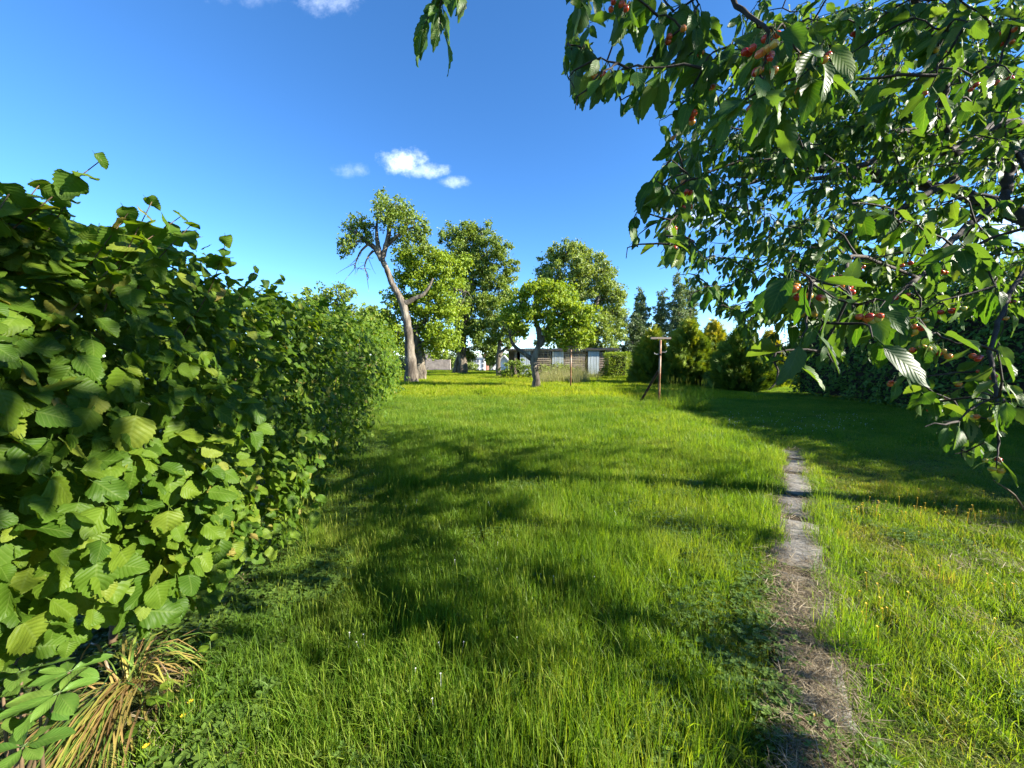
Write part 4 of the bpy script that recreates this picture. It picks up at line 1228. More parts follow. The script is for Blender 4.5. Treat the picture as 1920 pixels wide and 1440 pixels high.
pb = gnd(1235, 764)
b2 = gnd(1196, 756) - pb
cpost(pb, float(at(1233, 634, pb[1])[2]), 0.62, 'rusty pale clothesline post with a wooden crossbar and a slanting brace', (b2[0], b2[1], -0.1))
pb2 = gnd(1070, 727)
cpost(pb2, float(at(1070, 650, pb2[1])[2]), 0.55, 'thin pale clothesline post standing before the shed', None, 0.035, hooks=False)

# ================================================================== LEAFY FOREGROUND
def place(name, mesh, pos, R, s, parent, ploc):
    o = bpy.data.objects.new(name, mesh)
    Mx = np.eye(4); Mx[:3, :3] = R * s; Mx[:3, 3] = pos - np.asarray(ploc)
    o.matrix_basis = Matrix(Mx.tolist())
    o.parent = parent
    col.objects.link(o)
    return o

def quads_of(pos, R, s, pet, hw):
    """each leaf as one flat quad, for looking up which leaves the photograph's viewpoint sees"""
    y0, y1 = pet, pet + 1.0
    loc = np.array([(-hw, y0 + 0.1, 0), (hw, y0 + 0.1, 0), (hw * 0.7, y1 - 0.1, -0.1), (-hw * 0.7, y1 - 0.1, -0.1)])
    return np.einsum('nij,kj->nki', R, loc) * s[:, None, None] + pos[:, None, :]

def biggest_visible(sets, want):
    """sets: list of (pos, R, scale, petiole, halfwidth); returns for each the indices of the WANT leaves that show largest"""
    Qs = [quads_of(*S) for S in sets]
    allq = np.vstack(Qs)
    own = np.repeat(np.arange(len(allq)), 1)
    bvh = BVHTree.FromPolygons([tuple(v) for v in allq.reshape(-1, 3)], [tuple(range(4 * i, 4 * i + 4)) for i in range(len(allq))])
    eye = Vector((0, 0, CAM_H)); out = []; base = 0
    for (S, Q, wn) in zip(sets, Qs, want):
        c = Q.mean(1)
        px, py, d = proj(c)
        e1, e2 = Q[:, 1] - Q[:, 0], Q[:, 3] - Q[:, 0]
        area = np.abs((np.cross(e1, e2) * norm(c - [0, 0, CAM_H])).sum(-1)) / np.maximum(d, 0.2) ** 2
        ok = (px > 8) & (px < 1912) & (py > 8) & (py < 1432) & (d > 0.3)
        order = np.argsort(-np.where(ok, area, 0))
        got = []
        for i in order[:wn * 9]:
            if not ok[i] or len(got) >= wn:
                break
            hits = 0
            for p in (c[i], c[i] * 0.55 + Q[i, 0] * 0.45, c[i] * 0.55 + Q[i, 1] * 0.45, c[i] * 0.55 + Q[i, 2] * 0.45, c[i] * 0.55 + Q[i, 3] * 0.45):
                dv = Vector(p) - eye
                h = bvh.ray_cast(eye, dv.normalized())
                if h[2] == base + i:
                    hits += 1
            if hits >= 2:
                got.append(i)
        out.append(np.array(got, int)); base += len(Q)
    return out

# ------------------------------------------------------------------ hazel hedge: positions
n = 60000
yv = np.exp(rng.uniform(math.log(0.42 + 0.7), math.log(16.2 + 0.7), n)) - 0.7
yv = np.where(rng.random(n) < 0.12, rng.uniform(-1.2, 0.6, n), yv)
S0, S1 = _seg[0], _seg[-1]
sv = rng.uniform(S0, S1, n)
back = sv > _seg[8]
inset = rng.exponential(0.16, n) - 0.05
inset = np.where(rng.random(n) < 0.25, rng.uniform(0.1, 0.75, n), inset)
HP, HNm = hedge_point(yv, sv, np.minimum(inset, 0.8))
hole = pnoise(HP, 2.6, 8) + 0.6 * pnoise(HP, 5.2, 3)
keep = (hole > -0.55 + 0.22 * (yv > 5) + 0.30 * (HP[:, 2] < 0.8) + 0.15 * rng.normal(size=n)) & (rng.random(n) < np.where(back, 0.55, 1.0)) & (HP[:, 2] > 0.10)
keep &= HP[:, 2] > np.interp(yv, [0.2, 1.1, 1.5, 2.2, 3.0, 6], [1.1, 0.80, 0.56, 0.28, 0.12, 0.06])
keep &= ~((HP[:, 2] < 0.35) & (rng.random(n) < 0.3))
HP, HNm, yv = HP[keep], HNm[keep], yv[keep]
n = len(HP)
size = np.where(rng.random(n) < 0.30, rng.uniform(0.036, 0.064, n), rng.normal(0.079, 0.016, n).clip(0.05, 0.118)) * np.interp(yv, [0, 3, 8, 16], [0.95, 0.94, 1.08, 1.3])
hn = norm(HNm * 0.75 + np.array([0.15, -0.12, 0.62]) + rdir(n) * 0.55)
ht = norm(HNm * 0.55 + np.array([0, -0.10, -0.62]) + rdir(n) * 0.62)
# shoots that stand above the top
shoots = []
SH = [(190, 300, 1.15), (340, 405, 1.35), (285, 378, 1.25), (425, 450, 1.7), (75, 345, 1.1), (20, 360, 1.05), (150, 350, 1.2), (410, 520, 1.8), (480, 505, 2.2), (530, 520, 2.7), (575, 545, 3.2), (620, 548, 4.2), (360, 420, 1.5), (240, 400, 1.3), (110, 390, 1.2), (660, 570, 6), (690, 582, 8)]
extra_p, extra_t, extra_n, extra_s = [], [], [], []
for px, py, Y in SH:
    tip = at(px, py, Y)
    b = tip + np.array([-0.30 + rng.normal(0, 0.05), rng.normal(0, 0.06), -rng.uniform(0.35, 0.45)])
    m = (tip + b) / 2 + rng.normal(0, 0.02, 3)
    P = spline([b, m, tip], 12)
    shoots.append(P)
    for k in range(3, 12):
        az = 2.4 * k + rng.random()
        o = np.array([math.cos(az), math.sin(az), 0.1])
        extra_p.append(P[k]); extra_t.append(o + [0, 0, rng.uniform(-1.1, 0.1)]); extra_n.append(o * 0.6 + [0, 0, 0.8] + rng.normal(0, 0.5, 3))
        extra_s.append((0.09 - 0.035 * (k / 11) ** 6) * rng.uniform(0.7, 1.2))
HP = np.vstack([HP, extra_p]); ht = np.vstack([ht, norm(np.array(extra_t))]); hn = np.vstack([hn, norm(np.array(extra_n))]); size = np.r_[size, extra_s]
m = np.linalg.norm(HP - [0, 0, CAM_H], axis=1) > 0.95
HP, ht, hn, size = HP[m], ht[m], hn[m], size[m]
HP = HP - ht * (size * 0.6)[:, None]
HR = frames(ht, hn)
HI = rng.integers(0, len(HAZEL), len(HP))

# ------------------------------------------------------------------ cherry tree: limbs, twigs, leaf positions
T0 = np.array([5.35, 3.7, 1.9])
LIMBS = [
    ([(5.5, 3.8, -0.3), (5.45, 3.75, 0.9), T0, (5.15, 3.6, 2.7)], (0.17, 0.13)),
    ([(5.35, 3.7, 1.9), at(1990, 262, 3.35), at(1905, 280, 3.25), at(1790, 335, 3.1), at(1660, 408, 3.0), at(1560, 452, 2.9)], (0.062, 0.010)),
    ([at(1905, 282, 3.25), at(1888, 340, 3.2), at(1880, 375, 3.1), at(1800, 435, 2.8), at(1720, 520, 2.4), at(1640, 590, 2.0)], (0.042, 0.008)),
    ([(5.15, 3.6, 2.7), at(1900, 235, 3.7), at(1785, 285, 3.6), at(1768, 230, 3.5), at(1765, 150, 3.4), at(1735, 40, 3.2), at(1650, -140, 3.0)], (0.06, 0.015)),
    ([at(1785, 285, 3.6), at(1700, 245, 3.5), at(1640, 300, 3.4), at(1560, 320, 3.3), at(1420, 300, 3.2), at(1300, 330, 3.2)], (0.036, 0.006)),
    ([(5.15, 3.6, 2.7), (4.1, 2.5, 3.4), (3.0, 1.8, 3.55), (1.9, 1.2, 3.45), (1.0, 0.95, 3.2), (0.45, 0.9, 2.95)], (0.09, 0.01)),
    ([(3.0, 1.8, 3.55), (2.0, 0.7, 3.7), (0.8, 0.1, 3.6), (-0.2, -0.2, 3.4)], (0.05, 0.01)),
    ([(4.1, 2.5, 3.4), (3.4, 1.3, 3.6), (3.0, 0.0, 3.7), (2.4, -1.0, 3.6)], (0.05, 0.01)),
    ([(5.15, 3.6, 2.7), (5.3, 4.8, 3.6), (4.8, 5.8, 4.2), (4.0, 6.4, 4.4)], (0.09, 0.015)),
    ([(5.15, 3.6, 2.7), (5.9, 3.3, 3.9), (5.6, 2.6, 5.0), (5.0, 2.2, 5.6)], (0.08, 0.015)),
    ([(5.3, 4.8, 3.6), (4.2, 4.9, 3.9), (3.2, 4.9, 3.8), (2.3, 4.7, 3.5), (1.7, 4.5, 3.1)], (0.05, 0.008)),
    ([at(1905, 280, 3.25), at(1960, 430, 2.6), at(1905, 530, 2.0), at(1860, 640, 1.65), at(1868, 740, 1.5), at(1872, 830, 1.42)], (0.015, 0.004)),
    ([at(1720, 520, 2.4), at(1610, 480, 1.7), at(1590, 520, 1.25), at(1600, 580, 1.05)], (0.009, 0.003)),
    ([(1.9, 1.2, 3.45), (1.3, 1.1, 2.9), tuple(at(1400, -40, 1.15)), tuple(at(1440, 60, 1.0))], (0.016, 0.004)),
]
tb = MB(); NP = []; limb_lines = []
for k, (pts, (r0, r1)) in enumerate(LIMBS):
    P = spline(np.array([np.asarray(p, float) for p in pts]), len(pts) * 7)
    R = np.linspace(r0, r1, len(P)) * (1 + 0.06 * np.sin(np.arange(len(P)) * 1.7))
    P = P + rng.normal(0, 1, P.shape) * np.minimum(R, 0.03)[:, None] * 0.25
    P[0] = pts[0]
    limb_lines.append((P, R, k))
    if k > 0:
        NP.append(P[len(P) // 4:])
CPOLY = [(1095, -900), (1060, 40), (1048, 130), (1078, 215), (1150, 190), (1185, 245), (1250, 232), (1225, 290), (1190, 360), (1172, 488), (1225, 475), (1238, 505), (1275, 525), (1300, 585), (1365, 600), (1415, 700), (1440, 742), (1560, 715), (1640, 700), (1730, 800), (1835, 905), (1960, 920), (2600, 980), (2600, -900)]
def visible_box(px, py, pad=30):
    return (px > -pad) & (px < 1920 + pad) & (py > -pad) & (py < 1440 + pad)

# which sun rays reach the lawn and the hedge: the crown is thin where the photograph's ground is lit
LIT = [[(180, 1460), (330, 1290), (430, 1215), (560, 1190), (700, 1215), (880, 1290), (1010, 1250), (1120, 1330), (1150, 1460)],
       [(1560, 1460), (1545, 1200), (1510, 1000), (1510, 880), (1600, 890), (1740, 940), (1930, 965), (1930, 1460)],
       [(740, 700), (1200, 700), (1500, 850), (1400, 880), (1180, 840), (960, 800), (740, 790)],
       [(1015, 835), (1100, 832), (1090, 860), (1010, 860)],
       [(880, 890), (1030, 872), (1210, 868), (1200, 918), (1040, 925), (890, 920)],
       [(955, 940), (1110, 925), (1440, 945), (1440, 985), (1100, 975), (960, 972)],
       [(860, 1005), (950, 995), (950, 1042), (865, 1045)],
       [(770, 1085), (900, 1078), (895, 1110), (770, 1112)],
       [(1030, 1015), (1290, 1010), (1430, 1060), (1420, 1140), (1290, 1140), (1060, 1120)],
       [(690, 850), (830, 830), (960, 845), (880, 875), (740, 885)],
       [(1440, 870), (1560, 870), (1570, 1190), (1440, 1190)]]
def sun_lands(P):
    """photo pixel of the ground point shaded by each P, and the height on the hedge face if the ray meets that first"""
    t = P[:, 2] / -LDIR[2]
    G = P + LDIR * t[:, None]
    th = (P[:, 0] + 1.04 + 0.235 * P[:, 1]) / -(LDIR[0] + 0.235 * LDIR[1])
    Hh = P + LDIR * th[:, None]
    px, py, d = proj(G)
    onh = (th < t) & (th > 0)
    return px, py, d, onh, Hh
def shade_keep(P):
    px, py, d, onh, Hh = sun_lands(P)
    k = np.ones(len(P))
    for i, pl in enumerate(LIT):
        k = np.where(inpoly(px, py, pl) & (d > 0.3), 0.0 if i in (0, 1, 2) else 0.05, k)
    far_off = ((px < -200) | (px > 2000) | (py > 1560) | (d < 0.9)) & ~onh
    k = np.where(far_off, 0.12, k)
    lowlit = np.interp(Hh[:, 1], [0, 1.6, 3, 5, 8, 16], [1.25, 1.15, 0.9, 0.55, 0.5, 0.0])
    k = np.where(onh, np.where(Hh[:, 2] < lowlit, 0.10, np.where(Hh[:, 1] > 6, 0.55, 1.0)), k)
    return k

targets = []
def boxes(n, x0, x1, y0, y1, d0, d1, droop, near):
    m = 0
    while m < n:
        px, py = rng.uniform(x0, x1), rng.uniform(y0, y1)
        if not inpoly(np.array([px]), np.array([py]), CPOLY)[0]:
            continue
        d = rng.uniform(d0, d1)
        targets.append((np.array([0, 0, CAM_H]) + ray(px, py) * d, droop, near)); m += 1
boxes(46, 1055, 1330, -30, 205, 1.1, 1.8, 0.7, 1)
boxes(20, 1330, 1560, 20, 210, 0.85, 1.4, 0.7, 1)
boxes(20, 1540, 1900, 0, 220, 1.2, 1.8, 0.6, 1)
boxes(24, 1185, 1310, 250, 480, 1.4, 2.0, 0.7, 1)
boxes(20, 1450, 1690, 500, 690, 0.85, 1.25, 0.7, 1)
boxes(28, 1640, 1900, 540, 860, 1.2, 1.9, 0.6, 1)
boxes(34, 1540, 1900, 360, 600, 1.3, 2.2, 0.6, 1)
boxes(300, 1255, 1720, 200, 590, 2.4, 3.6, 0.5, 0)
boxes(280, 1380, 1920, 0, 320, 2.3, 3.6, 0.5, 0)
boxes(700, 1270, 1920, 120, 590, 3.4, 5.8, 0.4, 0)
boxes(380, 1400, 1920, 0, 280, 3.4, 5.8, 0.4, 0)
boxes(70, 1290, 1640, 540, 670, 2.6, 4.4, 0.4, 0)
for px, py, d in ((1170, 488, 1.5), (1238, 505, 2.9), (1058, 130, 1.3), (1080, 200, 1.25), (1235, 235, 2.6), (1872, 880, 1.4), (1820, 790, 1.5), (1445, 730, 1.1), (1400, 610, 2.6)):
    targets.append((np.array([0, 0, CAM_H]) + ray(px, py) * d, 0.6, 1))
hang = [(np.array([0, 0, CAM_H]) + ray(px, py) * d, 0.8, 2) for px, py, d in ((795, 48, 1.25), (822, 40, 1.2), (812, 30, 1.3), (850, -20, 1.2))]
targets += hang
# the part of the crown outside the frame
cand = np.c_[rng.uniform(-1.6, 8.4, 9000), rng.uniform(-2.2, 7.5, 9000), rng.uniform(2.0, 5.9, 9000)]
px, py, d = proj(cand)
dome = ((cand[:, 0] - 3.6) / 4.9) ** 2 + ((cand[:, 1] - 2.6) / 4.6) ** 2 + ((cand[:, 2] - 2.6) / 3.3) ** 2 < 1
# two steps in sun direction on each side so that whole twigs agree with the ground they shade
kk = np.minimum(shade_keep(cand), shade_keep(cand + [0.12, 0.12, 0.1]))
cand = cand[dome & ~(visible_box(px, py, 60) & (d > 0)) & (kk > rng.random(len(cand))) & (np.linalg.norm(cand - [0, 0, CAM_H], axis=1) > 1.3)]
cand = cand[:800]
targets += [(c, 0.45, 0) for c in cand]

order = np.argsort([np.linalg.norm((t[0] - T0) * [1, 1, 0.8]) for t in targets])
nodes = np.vstack(NP)
twig_lines = []
LP, LT, LN, LS, cherry_sites = [], [], [], [], []
for oi in order:
    tp, droop, near = targets[oi]
    dist = np.linalg.norm(nodes - tp, axis=1)
    cost = dist + 0.7 * np.maximum(0, np.linalg.norm(nodes - T0, axis=1) - np.linalg.norm(tp - T0)) + 0.5 * np.maximum(0, tp[2] - nodes[:, 2])
    if near == 2:
        cost = cost + 3.0 * (nodes[:, 2] < 2.9)
    a = nodes[np.argmin(cost)]
    L = np.linalg.norm(tp - a)
    if L < 0.05:
        continue
    out = norm(tp - a)
    up = np.array([0, 0, 1.0])
    c1 = a + L * 0.4 * norm(out + 0.25 * up + rng.normal(0, 0.12, 3))
    c2 = tp + L * 0.28 * (up * droop - 0.3 * out) + rng.normal(0, 0.03, 3)
    ns = max(5, int(L / 0.033))
    t = np.linspace(0, 1, ns)[:, None]
    P = (1 - t) ** 3 * a + 3 * (1 - t) ** 2 * t * c1 + 3 * (1 - t) * t * t * c2 + t ** 3 * tp
    P[1:] += rng.normal(0, 0.004, P[1:].shape)
    r0 = min(0.016, 0.0035 + 0.0055 * L)
    twig_lines.append((P, np.linspace(r0, 0.0016, ns)))
    nodes = np.vstack([nodes, P[ns // 3::2]])
    # leaves along the last part of the twig
    tl = norm(np.gradient(P, axis=0))
    start = max(1, int(ns - 0.85 / 0.033))
    az = rng.random() * 6.28
    for i in range(start, ns):
        az += 2.4
        cnt = 1 if rng.random() < 0.8 else 0
        if i == ns - 1:
            cnt = 3
        elif rng.random() < 0.16:
            cnt = 3                     # a short spur with a rosette
        for q in range(cnt):
            aa = az + q * 2.1
            u = norm(np.cross(tl[i], [0.2, 0.1, 1.0])); v = np.cross(tl[i], u)
            o = math.cos(aa) * u + math.sin(aa) * v
            tipd = o * 0.62 + tl[i] * 0.35 + np.array([0, 0, -0.75]) + rng.normal(0, 0.22, 3)
            LP.append(P[i]); LT.append(tipd); LN.append(o * 0.55 + np.array([0.1, -0.15, 0.55]) + rng.normal(0, 0.42, 3))
            LS.append(np.clip(rng.normal(0.086, 0.017), 0.048, 0.12))
    if near >= 1 and near < 2:
        for i in range(start, ns, 3):
            if rng.random() < 0.42:
                cherry_sites.append((P[i], 1))
    elif rng.random() < 0.30:
        cherry_sites.append((P[rng.integers(start, ns)], 0))
CPs, CT, CN, CS = np.array(LP), norm(np.array(LT)), norm(np.array(LN)), np.array(LS)
ctr = CPs + CT * (CS * 0.7)[:, None]
px, py, d = proj(ctr)
tpx, tpy, td = proj(CPs + CT * (CS * 1.15)[:, None])
vis = visible_box(px, py, 95) & (d > 0)
hangz = (px > 740) & (px < 875) & (py < 110)
inside = (inpoly(px, py, CPOLY) & inpoly(tpx, tpy, CPOLY)) | hangz
kp = shade_keep(ctr)
keep = np.where(vis, inside & (rng.random(len(ctr)) < np.maximum(kp, 0.72)), rng.random(len(ctr)) < np.maximum(kp, 0.04))
keep &= np.linalg.norm(ctr - [0, 0, CAM_H], axis=1) > 0.68
CPs, CT, CN, CS = CPs[keep], CT[keep], CN[keep], CS[keep]
CR = frames(CT, CN)
CI = rng.integers(0, len(CHERRY), len(CPs))
print('hazel leaves', len(HP), 'cherry leaves', len(CPs), 'twigs', len(twig_lines))

# ------------------------------------------------------------------ which leaves show largest: those are parts
hs_, cs_ = biggest_visible([(HP, HR, size, 0.18, 0.42), (CPs, CR, CS, 0.22, 0.22)], [300, 300])

hz_loc = (float(xface(3.0)) - 0.6, 3.0, 0.0)
hazel = empty('hazel_hedge', hz_loc)
tag(hazel, 'big leafy hazel hedge along the left side of the lawn', 'hedge')
for i in hs_:
    place('leaf', HAZEL_M[HI[i]], HP[i], HR[i], size[i], hazel, hz_loc)
rest = np.setdiff1d(np.arange(len(HP)), hs_)
fo = scatter('foliage', HAZEL_M, HP[rest] - np.array(hz_loc), euler(HR[rest]), size[rest], HI[rest], hazel)
fo['kind'] = 'stuff'
for i in range(64):
    yb = -0.5 + 16 * (i / 64) ** 1.25
    ob = rng.uniform(-1.1, -0.42)
    b = np.array([xface(yb), yb, -0.1]) + HN * ob
    lean = rng.uniform(-0.25, 0.22)
    hgt = rng.uniform(1.5, 2.05) * float(hfac(yb))
    e = b + HN * lean + HT * rng.normal(0, 0.35) + [0, 0, hgt]
    m = (b + e) / 2 + HN * rng.normal(0, 0.06) + HT * rng.normal(0, 0.08)
    P = spline([b, m, e], 9)
    mb = MB().tube(P, np.linspace(rng.uniform(0.010, 0.021), 0.004, 9), 6)
    for _ in range(5):                         # side twigs grow from the cane
        q = P[rng.integers(2, 8)]
        f = q + HN * rng.uniform(-0.1, 0.3) + HT * rng.normal(0, 0.22) + [0, 0, rng.uniform(0.05, 0.4)]
        mb.tube(spline([q, (q + f) / 2 + rng.normal(0, 0.02, 3), f], 4), [0.006, 0.005, 0.004, 0.002], 4, cap=False)
    o = mb.build('stem', M['twig'], hazel, True)
    o.matrix_parent_inverse = Matrix.Translation(-Vector(hz_loc))
for P in shoots:
    o = MB().tube(P, np.linspace(0.0026, 0.0012, len(P)), 5).build('shoot', M['twig'], hazel, True)
    o.matrix_parent_inverse = Matrix.Translation(-Vector(hz_loc))

ch_loc = (5.5, 3.8, 0.0)
cherry = empty('cherry_tree', ch_loc)
tag(cherry, 'cherry tree with drooping leafy branches and ripening cherries overhanging from the right', 'tree')
CHINV = Matrix.Translation(-Vector(ch_loc))
for P, R, k in limb_lines:
    o = MB().tube(P, R, 10 if R[0] > 0.05 else 7).build('trunk' if k == 0 else 'limb', M['cherry_bark'], cherry, True)
    o.matrix_parent_inverse = CHINV
mb = MB()
for P, R in twig_lines:
    mb.tube(P, R, 5, cap=False)
o = mb.build('twigs', M['cherry_bark'], cherry, True)
o.matrix_parent_inverse = CHINV; o['kind'] = 'stuff'
for i in cs_:
    place('leaf', CHERRY_M[CI[i]], CPs[i], CR[i], CS[i], cherry, ch_loc)
rest = np.setdiff1d(np.arange(len(CPs)), cs_)
fo = scatter('foliage', CHERRY_M, CPs[rest] - np.array(ch_loc), euler(CR[rest]), CS[rest], CI[rest], cherry)
fo['kind'] = 'stuff'

# cherries: a skin with a dimple at the stalk
def cherry_mesh():
    mb = MB()
    nr, ns = 8, 12
    V = []
    for i in range(nr + 1):
        th = PI * i / nr
        r = math.sin(th) * (1 + 0.04 * math.cos(th))
        z = math.cos(th) * 0.95
        if i <= 1: z -= 0.13 * (1 - i * 0.7)
        for j in range(ns):
            V.append((r * math.cos(2 * PI * j / ns), r * math.sin(2 * PI * j / ns), z))
    Q = [(i * ns + j, (i + 1) * ns + j, (i + 1) * ns + (j + 1) % ns, i * ns + (j + 1) % ns) for i in range(nr) for j in range(ns)]
    return mb.add(np.array(V) * 0.0105, Q).mesh('cherry', M['cherry'], True)
CHM = cherry_mesh()
STALK = MB().tube([(0, 0, 0.008), (0.003, 0.001, 0.022), (0.002, 0, 0.040)], 0.0008, 4).mesh('stalk', M['stalk'], True)
want = [(1295, 40, 1.15), (1145, 75, 1.25), (1140, 105, 1.25), (1400, 95, 0.95), (1390, 120, 0.95), (1410, 125, 0.95), (1452, 112, 0.95), (1290, 105, 1.2), (1385, 245, 1.5), (1405, 240, 1.5), (1635, 240, 2.6), (1610, 490, 1.2), (1640, 500, 1.2), (1600, 585, 0.95), (1610, 605, 0.95), (1590, 580, 0.95), (1800, 630, 1.4), (1650, 665, 1.3), (1670, 675, 1.3), (1870, 860, 1.4), (1885, 855, 1.4), (1700, 640, 1.5), (1770, 620, 1.5), (1880, 680, 1.5), (1890, 510, 1.6)]
for px, py, d in want:
    p = np.array([0, 0, CAM_H]) + ray(px, py) * d
    near = nodes[np.argsort(np.linalg.norm(nodes - p - [0, 0, 0.05], axis=1))[:1]]
    if np.linalg.norm(near[0] - p - [0, 0, 0.05]) < 0.25:
        cherry_sites.append((near[0], 2))
nch = 0
rng.shuffle(cherry_sites)
cherry_sites.sort(key=lambda c: -c[1])
for p, kind in cherry_sites:
    px, py, d = proj(p)
    if not visible_box(px, py, 20)[0] or d[0] < 0.6 or nch > 285 or not inpoly(px - 12, py + 14, CPOLY)[0] or np.min(np.linalg.norm(CPs - p, axis=1)) > 0.07:
        continue
    hue = rng.integers(1, 5)
    for q in range(rng.integers(2, 5)):
        off = np.array([rng.normal(0, 0.014), rng.normal(0, 0.014), -0.040 - rng.uniform(0, 0.014)])
        c = place('cherry', CHM, p + off, np.eye(3), rng.uniform(0.8, 1.05), cherry, ch_loc)
        z = norm(-off); x = norm(np.cross([0.3, 1, 0], z)); R = np.stack([x, np.cross(z, x), z], -1)
        s = bpy.data.objects.new('stalk', STALK); col.objects.link(s); s.parent = c
        Mx = np.eye(4); Mx[:3, :3] = R; s.matrix_basis = Matrix(Mx.tolist())
        nch += 1
print('cherries', nch)

# ------------------------------------------------------------------ small plants in front of the hedge
cl = gnd(250, 1292)
clump = empty('strap_leaf_clump', cl)
tag(clump, 'collapsed clump of long yellow and brown strap leaves below the hazel hedge', 'plant')
def strap(d0, L, rise, wd):
    n = 7
    P = []
    dirv = np.array([math.cos(d0), math.sin(d0), 0])
    side = np.array([-dirv[1], dirv[0], 0])
    bend = rng.normal(0, 0.12)
    for k in range(n):
        t = k / (n - 1)
        P.append(dirv * L * t + side * bend * L * t * t + np.array([0, 0, rise * math.sin(PI * min(1, t * 1.15)) * (1 - 0.3 * t)]))
    P = np.array(P)
    ws = wd * np.array([0.9, 1, 1, 0.9, 0.75, 0.5, 0.08])
    V = np.vstack([P - side * ws[:, None], P + [0, 0, -0.25 * wd], P + side * ws[:, None]])
    k = np.arange(n - 1)
    Q = np.vstack([np.c_[k, k + 1, k + n + 1, k + n], np.c_[k + n, k + n + 1, k + 2 * n + 1, k + 2 * n]])
    return MB().add(V, Q, None, rng.random())
for i in range(270):
    if i < 190:
        a = rng.normal(math.radians(280), 0.30)
        L, rise = rng.uniform(0.36, 0.74), rng.uniform(0.03, 0.13)
    elif i < 235:
        a = rng.normal(math.radians(30), 0.5); L, rise = rng.uniform(0.2, 0.5), rng.uniform(0.05, 0.2)
    else:
        a = rng.normal(math.radians(150), 0.7); L, rise = rng.uniform(0.2, 0.45), rng.uniform(0.08, 0.24)
    o = strap(a, L, rise, rng.uniform(0.003, 0.0052)).build('leaf', M['strap'], clump, True)
    o.location = (rng.normal(0, 0.035), rng.normal(0, 0.035), rng.uniform(0.0, 0.03))

# broad leaved shrub in the bottom left corner
sl = np.array([-1.52, 1.02, 0.0])
shrub = empty('broad_leaved_shrub', sl)
tag(shrub, 'small shrub with smooth oval leaves in whorls in front of the strap leaves', 'shrub')
sb = MB(); cnt = 0
for (px, py, d) in ((40, 1260, 1.05), (110, 1300, 1.0), (80, 1245, 1.1), (20, 1340, 1.0), (75, 1330, 1.02), (15, 1210, 1.12), (45, 1400, 0.98), (130, 1260, 1.08), (5, 1290, 1.05), (-40, 1330, 1.05), (-50, 1240, 1.1)):
    hub = np.array([0, 0, CAM_H]) + ray(px, py) * d
    hub[2] = max(hub[2], 0.12)
    b = sl + [rng.normal(0, 0.06), rng.normal(0, 0.06), -0.05]
    sb.tube(spline([b, (b + hub) / 2 + [0, 0, 0.06], hub], 8), np.linspace(0.007, 0.003, 8), 6)
    a0 = rng.random() * 6.28
    for q in range(6):
        a = a0 + q * 2.4
        o = np.array([math.cos(a), math.sin(a), rng.uniform(-0.1, 0.5)])
        R = frames(norm(o)[None], norm(np.array([0.1 * math.cos(a), 0.1 * math.sin(a) - 0.1, 1.0]) + rng.normal(0, 0.2, 3))[None])[0]
        place('leaf', SHRUB_M[q % 3], hub, R, rng.uniform(0.062, 0.10), shrub, sl); cnt += 1
o = sb.build('stem', M['twig'], shrub, True); o.matrix_parent_inverse = Matrix.Translation(-Vector(sl))

def seedling(px, py, h, s, label, nl=4):
    b = gnd(px, py)
    r = empty('hazel_seedling', b); tag(r, label, 'plant', 'seedlings by the hedge')
    MB().tube([(0, 0, -0.02), (0.005, 0, h * 0.5), (0, 0.004, h)], [0.003, 0.0022, 0.0015], 5).build('stem', M['stalk'], r, True)
    for q in range(nl):
        a = q * 2.2 + rng.random()
        o = np.array([math.cos(a), math.sin(a), 0.15])
        R = frames(norm(o)[None], norm(np.array([0.2, -0.25, 1.0]) + rng.normal(0, 0.2, 3))[None])[0]
        place('leaf', HAZEL_M[q % 4], b + [0, 0, h * (0.7 + 0.1 * q)], R, s * rng.uniform(0.8, 1.1), r, b)
seedling(298, 1352, 0.14, 0.060, 'bright lime green seedling right of the strap leaves')
seedling(262, 1390, 0.07, 0.045, 'tiny seedling below the bright lime green one', 3)
seedling(395, 1248, 0.13, 0.055, 'dark seedling under the overhanging hazel leaves', 4)

# buttercups: three near ones, and the drift in the lit grass on the right
def buttercup(px, py, h, label, s=0.011):
    b = gnd(px, py); r = empty('buttercup', b); tag(r, label, 'flower', 'near buttercups')
    MB().tube([(0, 0, -0.01), (0.006, 0.002, h * 0.5), (0, 0, h)], 0.001, 4).build('stem', M['stalk'], r, True)
    for k in range(5):
        a = k * 2 * PI / 5
        d = np.array([math.cos(a), math.sin(a), 0]); e = np.array([-d[1], d[0], 0])
        V = [(0, 0, 0), d * .55 - e * .5 + [0, 0, .3], d * 1.0 - e * .3 + [0, 0, .6], d * 1.0 + e * .3 + [0, 0, .6], d * .55 + e * .5 + [0, 0, .3]]
        o = MB().add(np.array(V) * s, [(0, 1, 2, 3)], [(0, 3, 4)]).build('petal', M['yellow'], r)
        o.location = (0, 0, h)
buttercup(276, 1432, 0.07, 'buttercup nearest the tip of the strap leaves')
buttercup(346, 1372, 0.07, 'buttercup between the bright seedling and the sunlit grass')
buttercup(359, 1345, 0.07, 'buttercup above the other two at the edge of the shade')
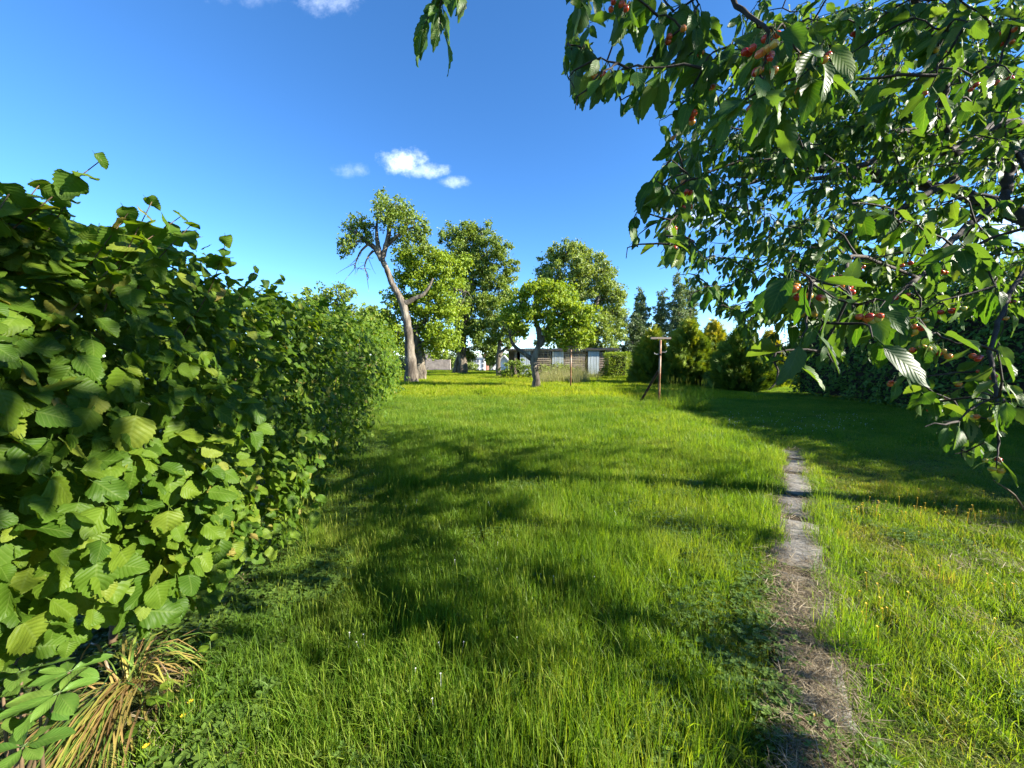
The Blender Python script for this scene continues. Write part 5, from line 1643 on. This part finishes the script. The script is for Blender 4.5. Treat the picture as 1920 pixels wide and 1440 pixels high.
def heads(name, label, P, h, s, mat, petals=5, stalk='stalk'):
    mb = MB()
    for (x, y), hh in zip(P, h):
        tp = np.array([x + rng.normal(0, 0.015), y + rng.normal(0, 0.015), hh])
        mb.tube([(x, y, 0), tp], 0.0007, 3, cap=False)
        for k in range(petals):
            a = k * 2 * PI / petals + x * 9
            d = np.array([math.cos(a), math.sin(a), 0]); e = np.array([-d[1], d[0], 0])
            V = [(0, 0, 0), d * .6 - e * .5 + [0, 0, .35], d * 1.0 + [0, 0, .6], d * .6 + e * .5 + [0, 0, .35]]
            mb.add(np.array(V) * s * rng.uniform(0.8, 1.2) + tp, [(0, 1, 2, 3)])
    return tag(mb.build(name, mat), label, kind='stuff')
pts = []
for _ in range(60):
    x, yy = rng.uniform(1600, 1920), rng.uniform(935, 985)
    pts.append(gnd(x, yy + 0.10 * (x - 1700) * 0.3)[:2])
for _ in range(26):
    pts.append(gnd(rng.normal(1765, 60), rng.normal(840, 16))[:2])
for _ in range(26):
    pts.append(gnd(rng.uniform(1580, 1920), rng.uniform(980, 1250))[:2])
heads('buttercup_drift', 'scattered yellow buttercups in the sunlit grass right of the path', np.array(pts), rng.uniform(0.07, 0.15, len(pts)), 0.009, M['yellow'])
pts = [gnd(rng.uniform(650, 1000), rng.uniform(1210, 1350))[:2] for _ in range(10)] + [gnd(rng.uniform(760, 1300), rng.uniform(860, 1130))[:2] for _ in range(18)]
heads('clover_heads', 'tiny pale clover heads dotted through the long grass', np.array(pts), rng.uniform(0.08, 0.13, len(pts)), 0.0045, M['white'], 7)
pts = [gnd(rng.uniform(1360, 1640), rng.uniform(775, 815))[:2] for _ in range(110)]
heads('daisies', 'small white daisies scattered in the shaded lawn before the dark hedge', np.array(pts), rng.uniform(0.05, 0.08, len(pts)), 0.012, M['white'], 6)

# fallen on the path
def fallen(name, label, cat, mesh, px, py, R, s, group=None, z=0.035):
    b = gnd(px, py); o = bpy.data.objects.new(name, mesh); col.objects.link(o)
    Mx = np.eye(4); Mx[:3, :3] = R * s; Mx[:3, 3] = b + [0, 0, z]
    o.matrix_basis = Matrix(Mx.tolist())
    return tag(o, label, cat, group)
def flatR(a, tilt=0.15):
    return frames(np.array([[math.cos(a), math.sin(a), 0.05]]), norm(np.array([[tilt * rng.normal(), tilt * rng.normal(), 1.0]])))[0]
FG = 'fallen leaves on the path'
fallen('fallen_leaf', 'dull green leaf lying on the straw beside the red cherry', 'leaf', CHERRY_M[2], 1478, 1350, flatR(0.2), 0.085, FG)
fallen('fallen_leaf', 'upper of two overlapping blue green leaves at the near end of the path', 'leaf', CHERRY_M[0], 1562, 1440, flatR(2.15), 0.105, FG, 0.05)
fallen('fallen_leaf', 'lower of two overlapping blue green leaves at the near end of the path', 'leaf', CHERRY_M[4], 1575, 1446, flatR(2.75), 0.115, FG, 0.04)
fc = fallen('fallen_cherry', 'dull red cherry lying on the straw of the path', 'cherry', CHM, 1522, 1357, np.eye(3), 0.95, None, 0.045)

# bare twig sticking in from the right edge
tw = np.array([0, 0, CAM_H]) + ray(1935, 960) * 1.5
e = np.array([0, 0, CAM_H]) + ray(1862, 900) * 1.45
o = MB().tube(spline([tw + [0.25, 0.1, 0.12], tw, (tw + e) / 2 + [0, 0, 0.01], e], 12), np.linspace(0.007, 0.0015, 12), 6).build('bare_twig', M['twig'], cherry, True)
o.matrix_parent_inverse = CHINV
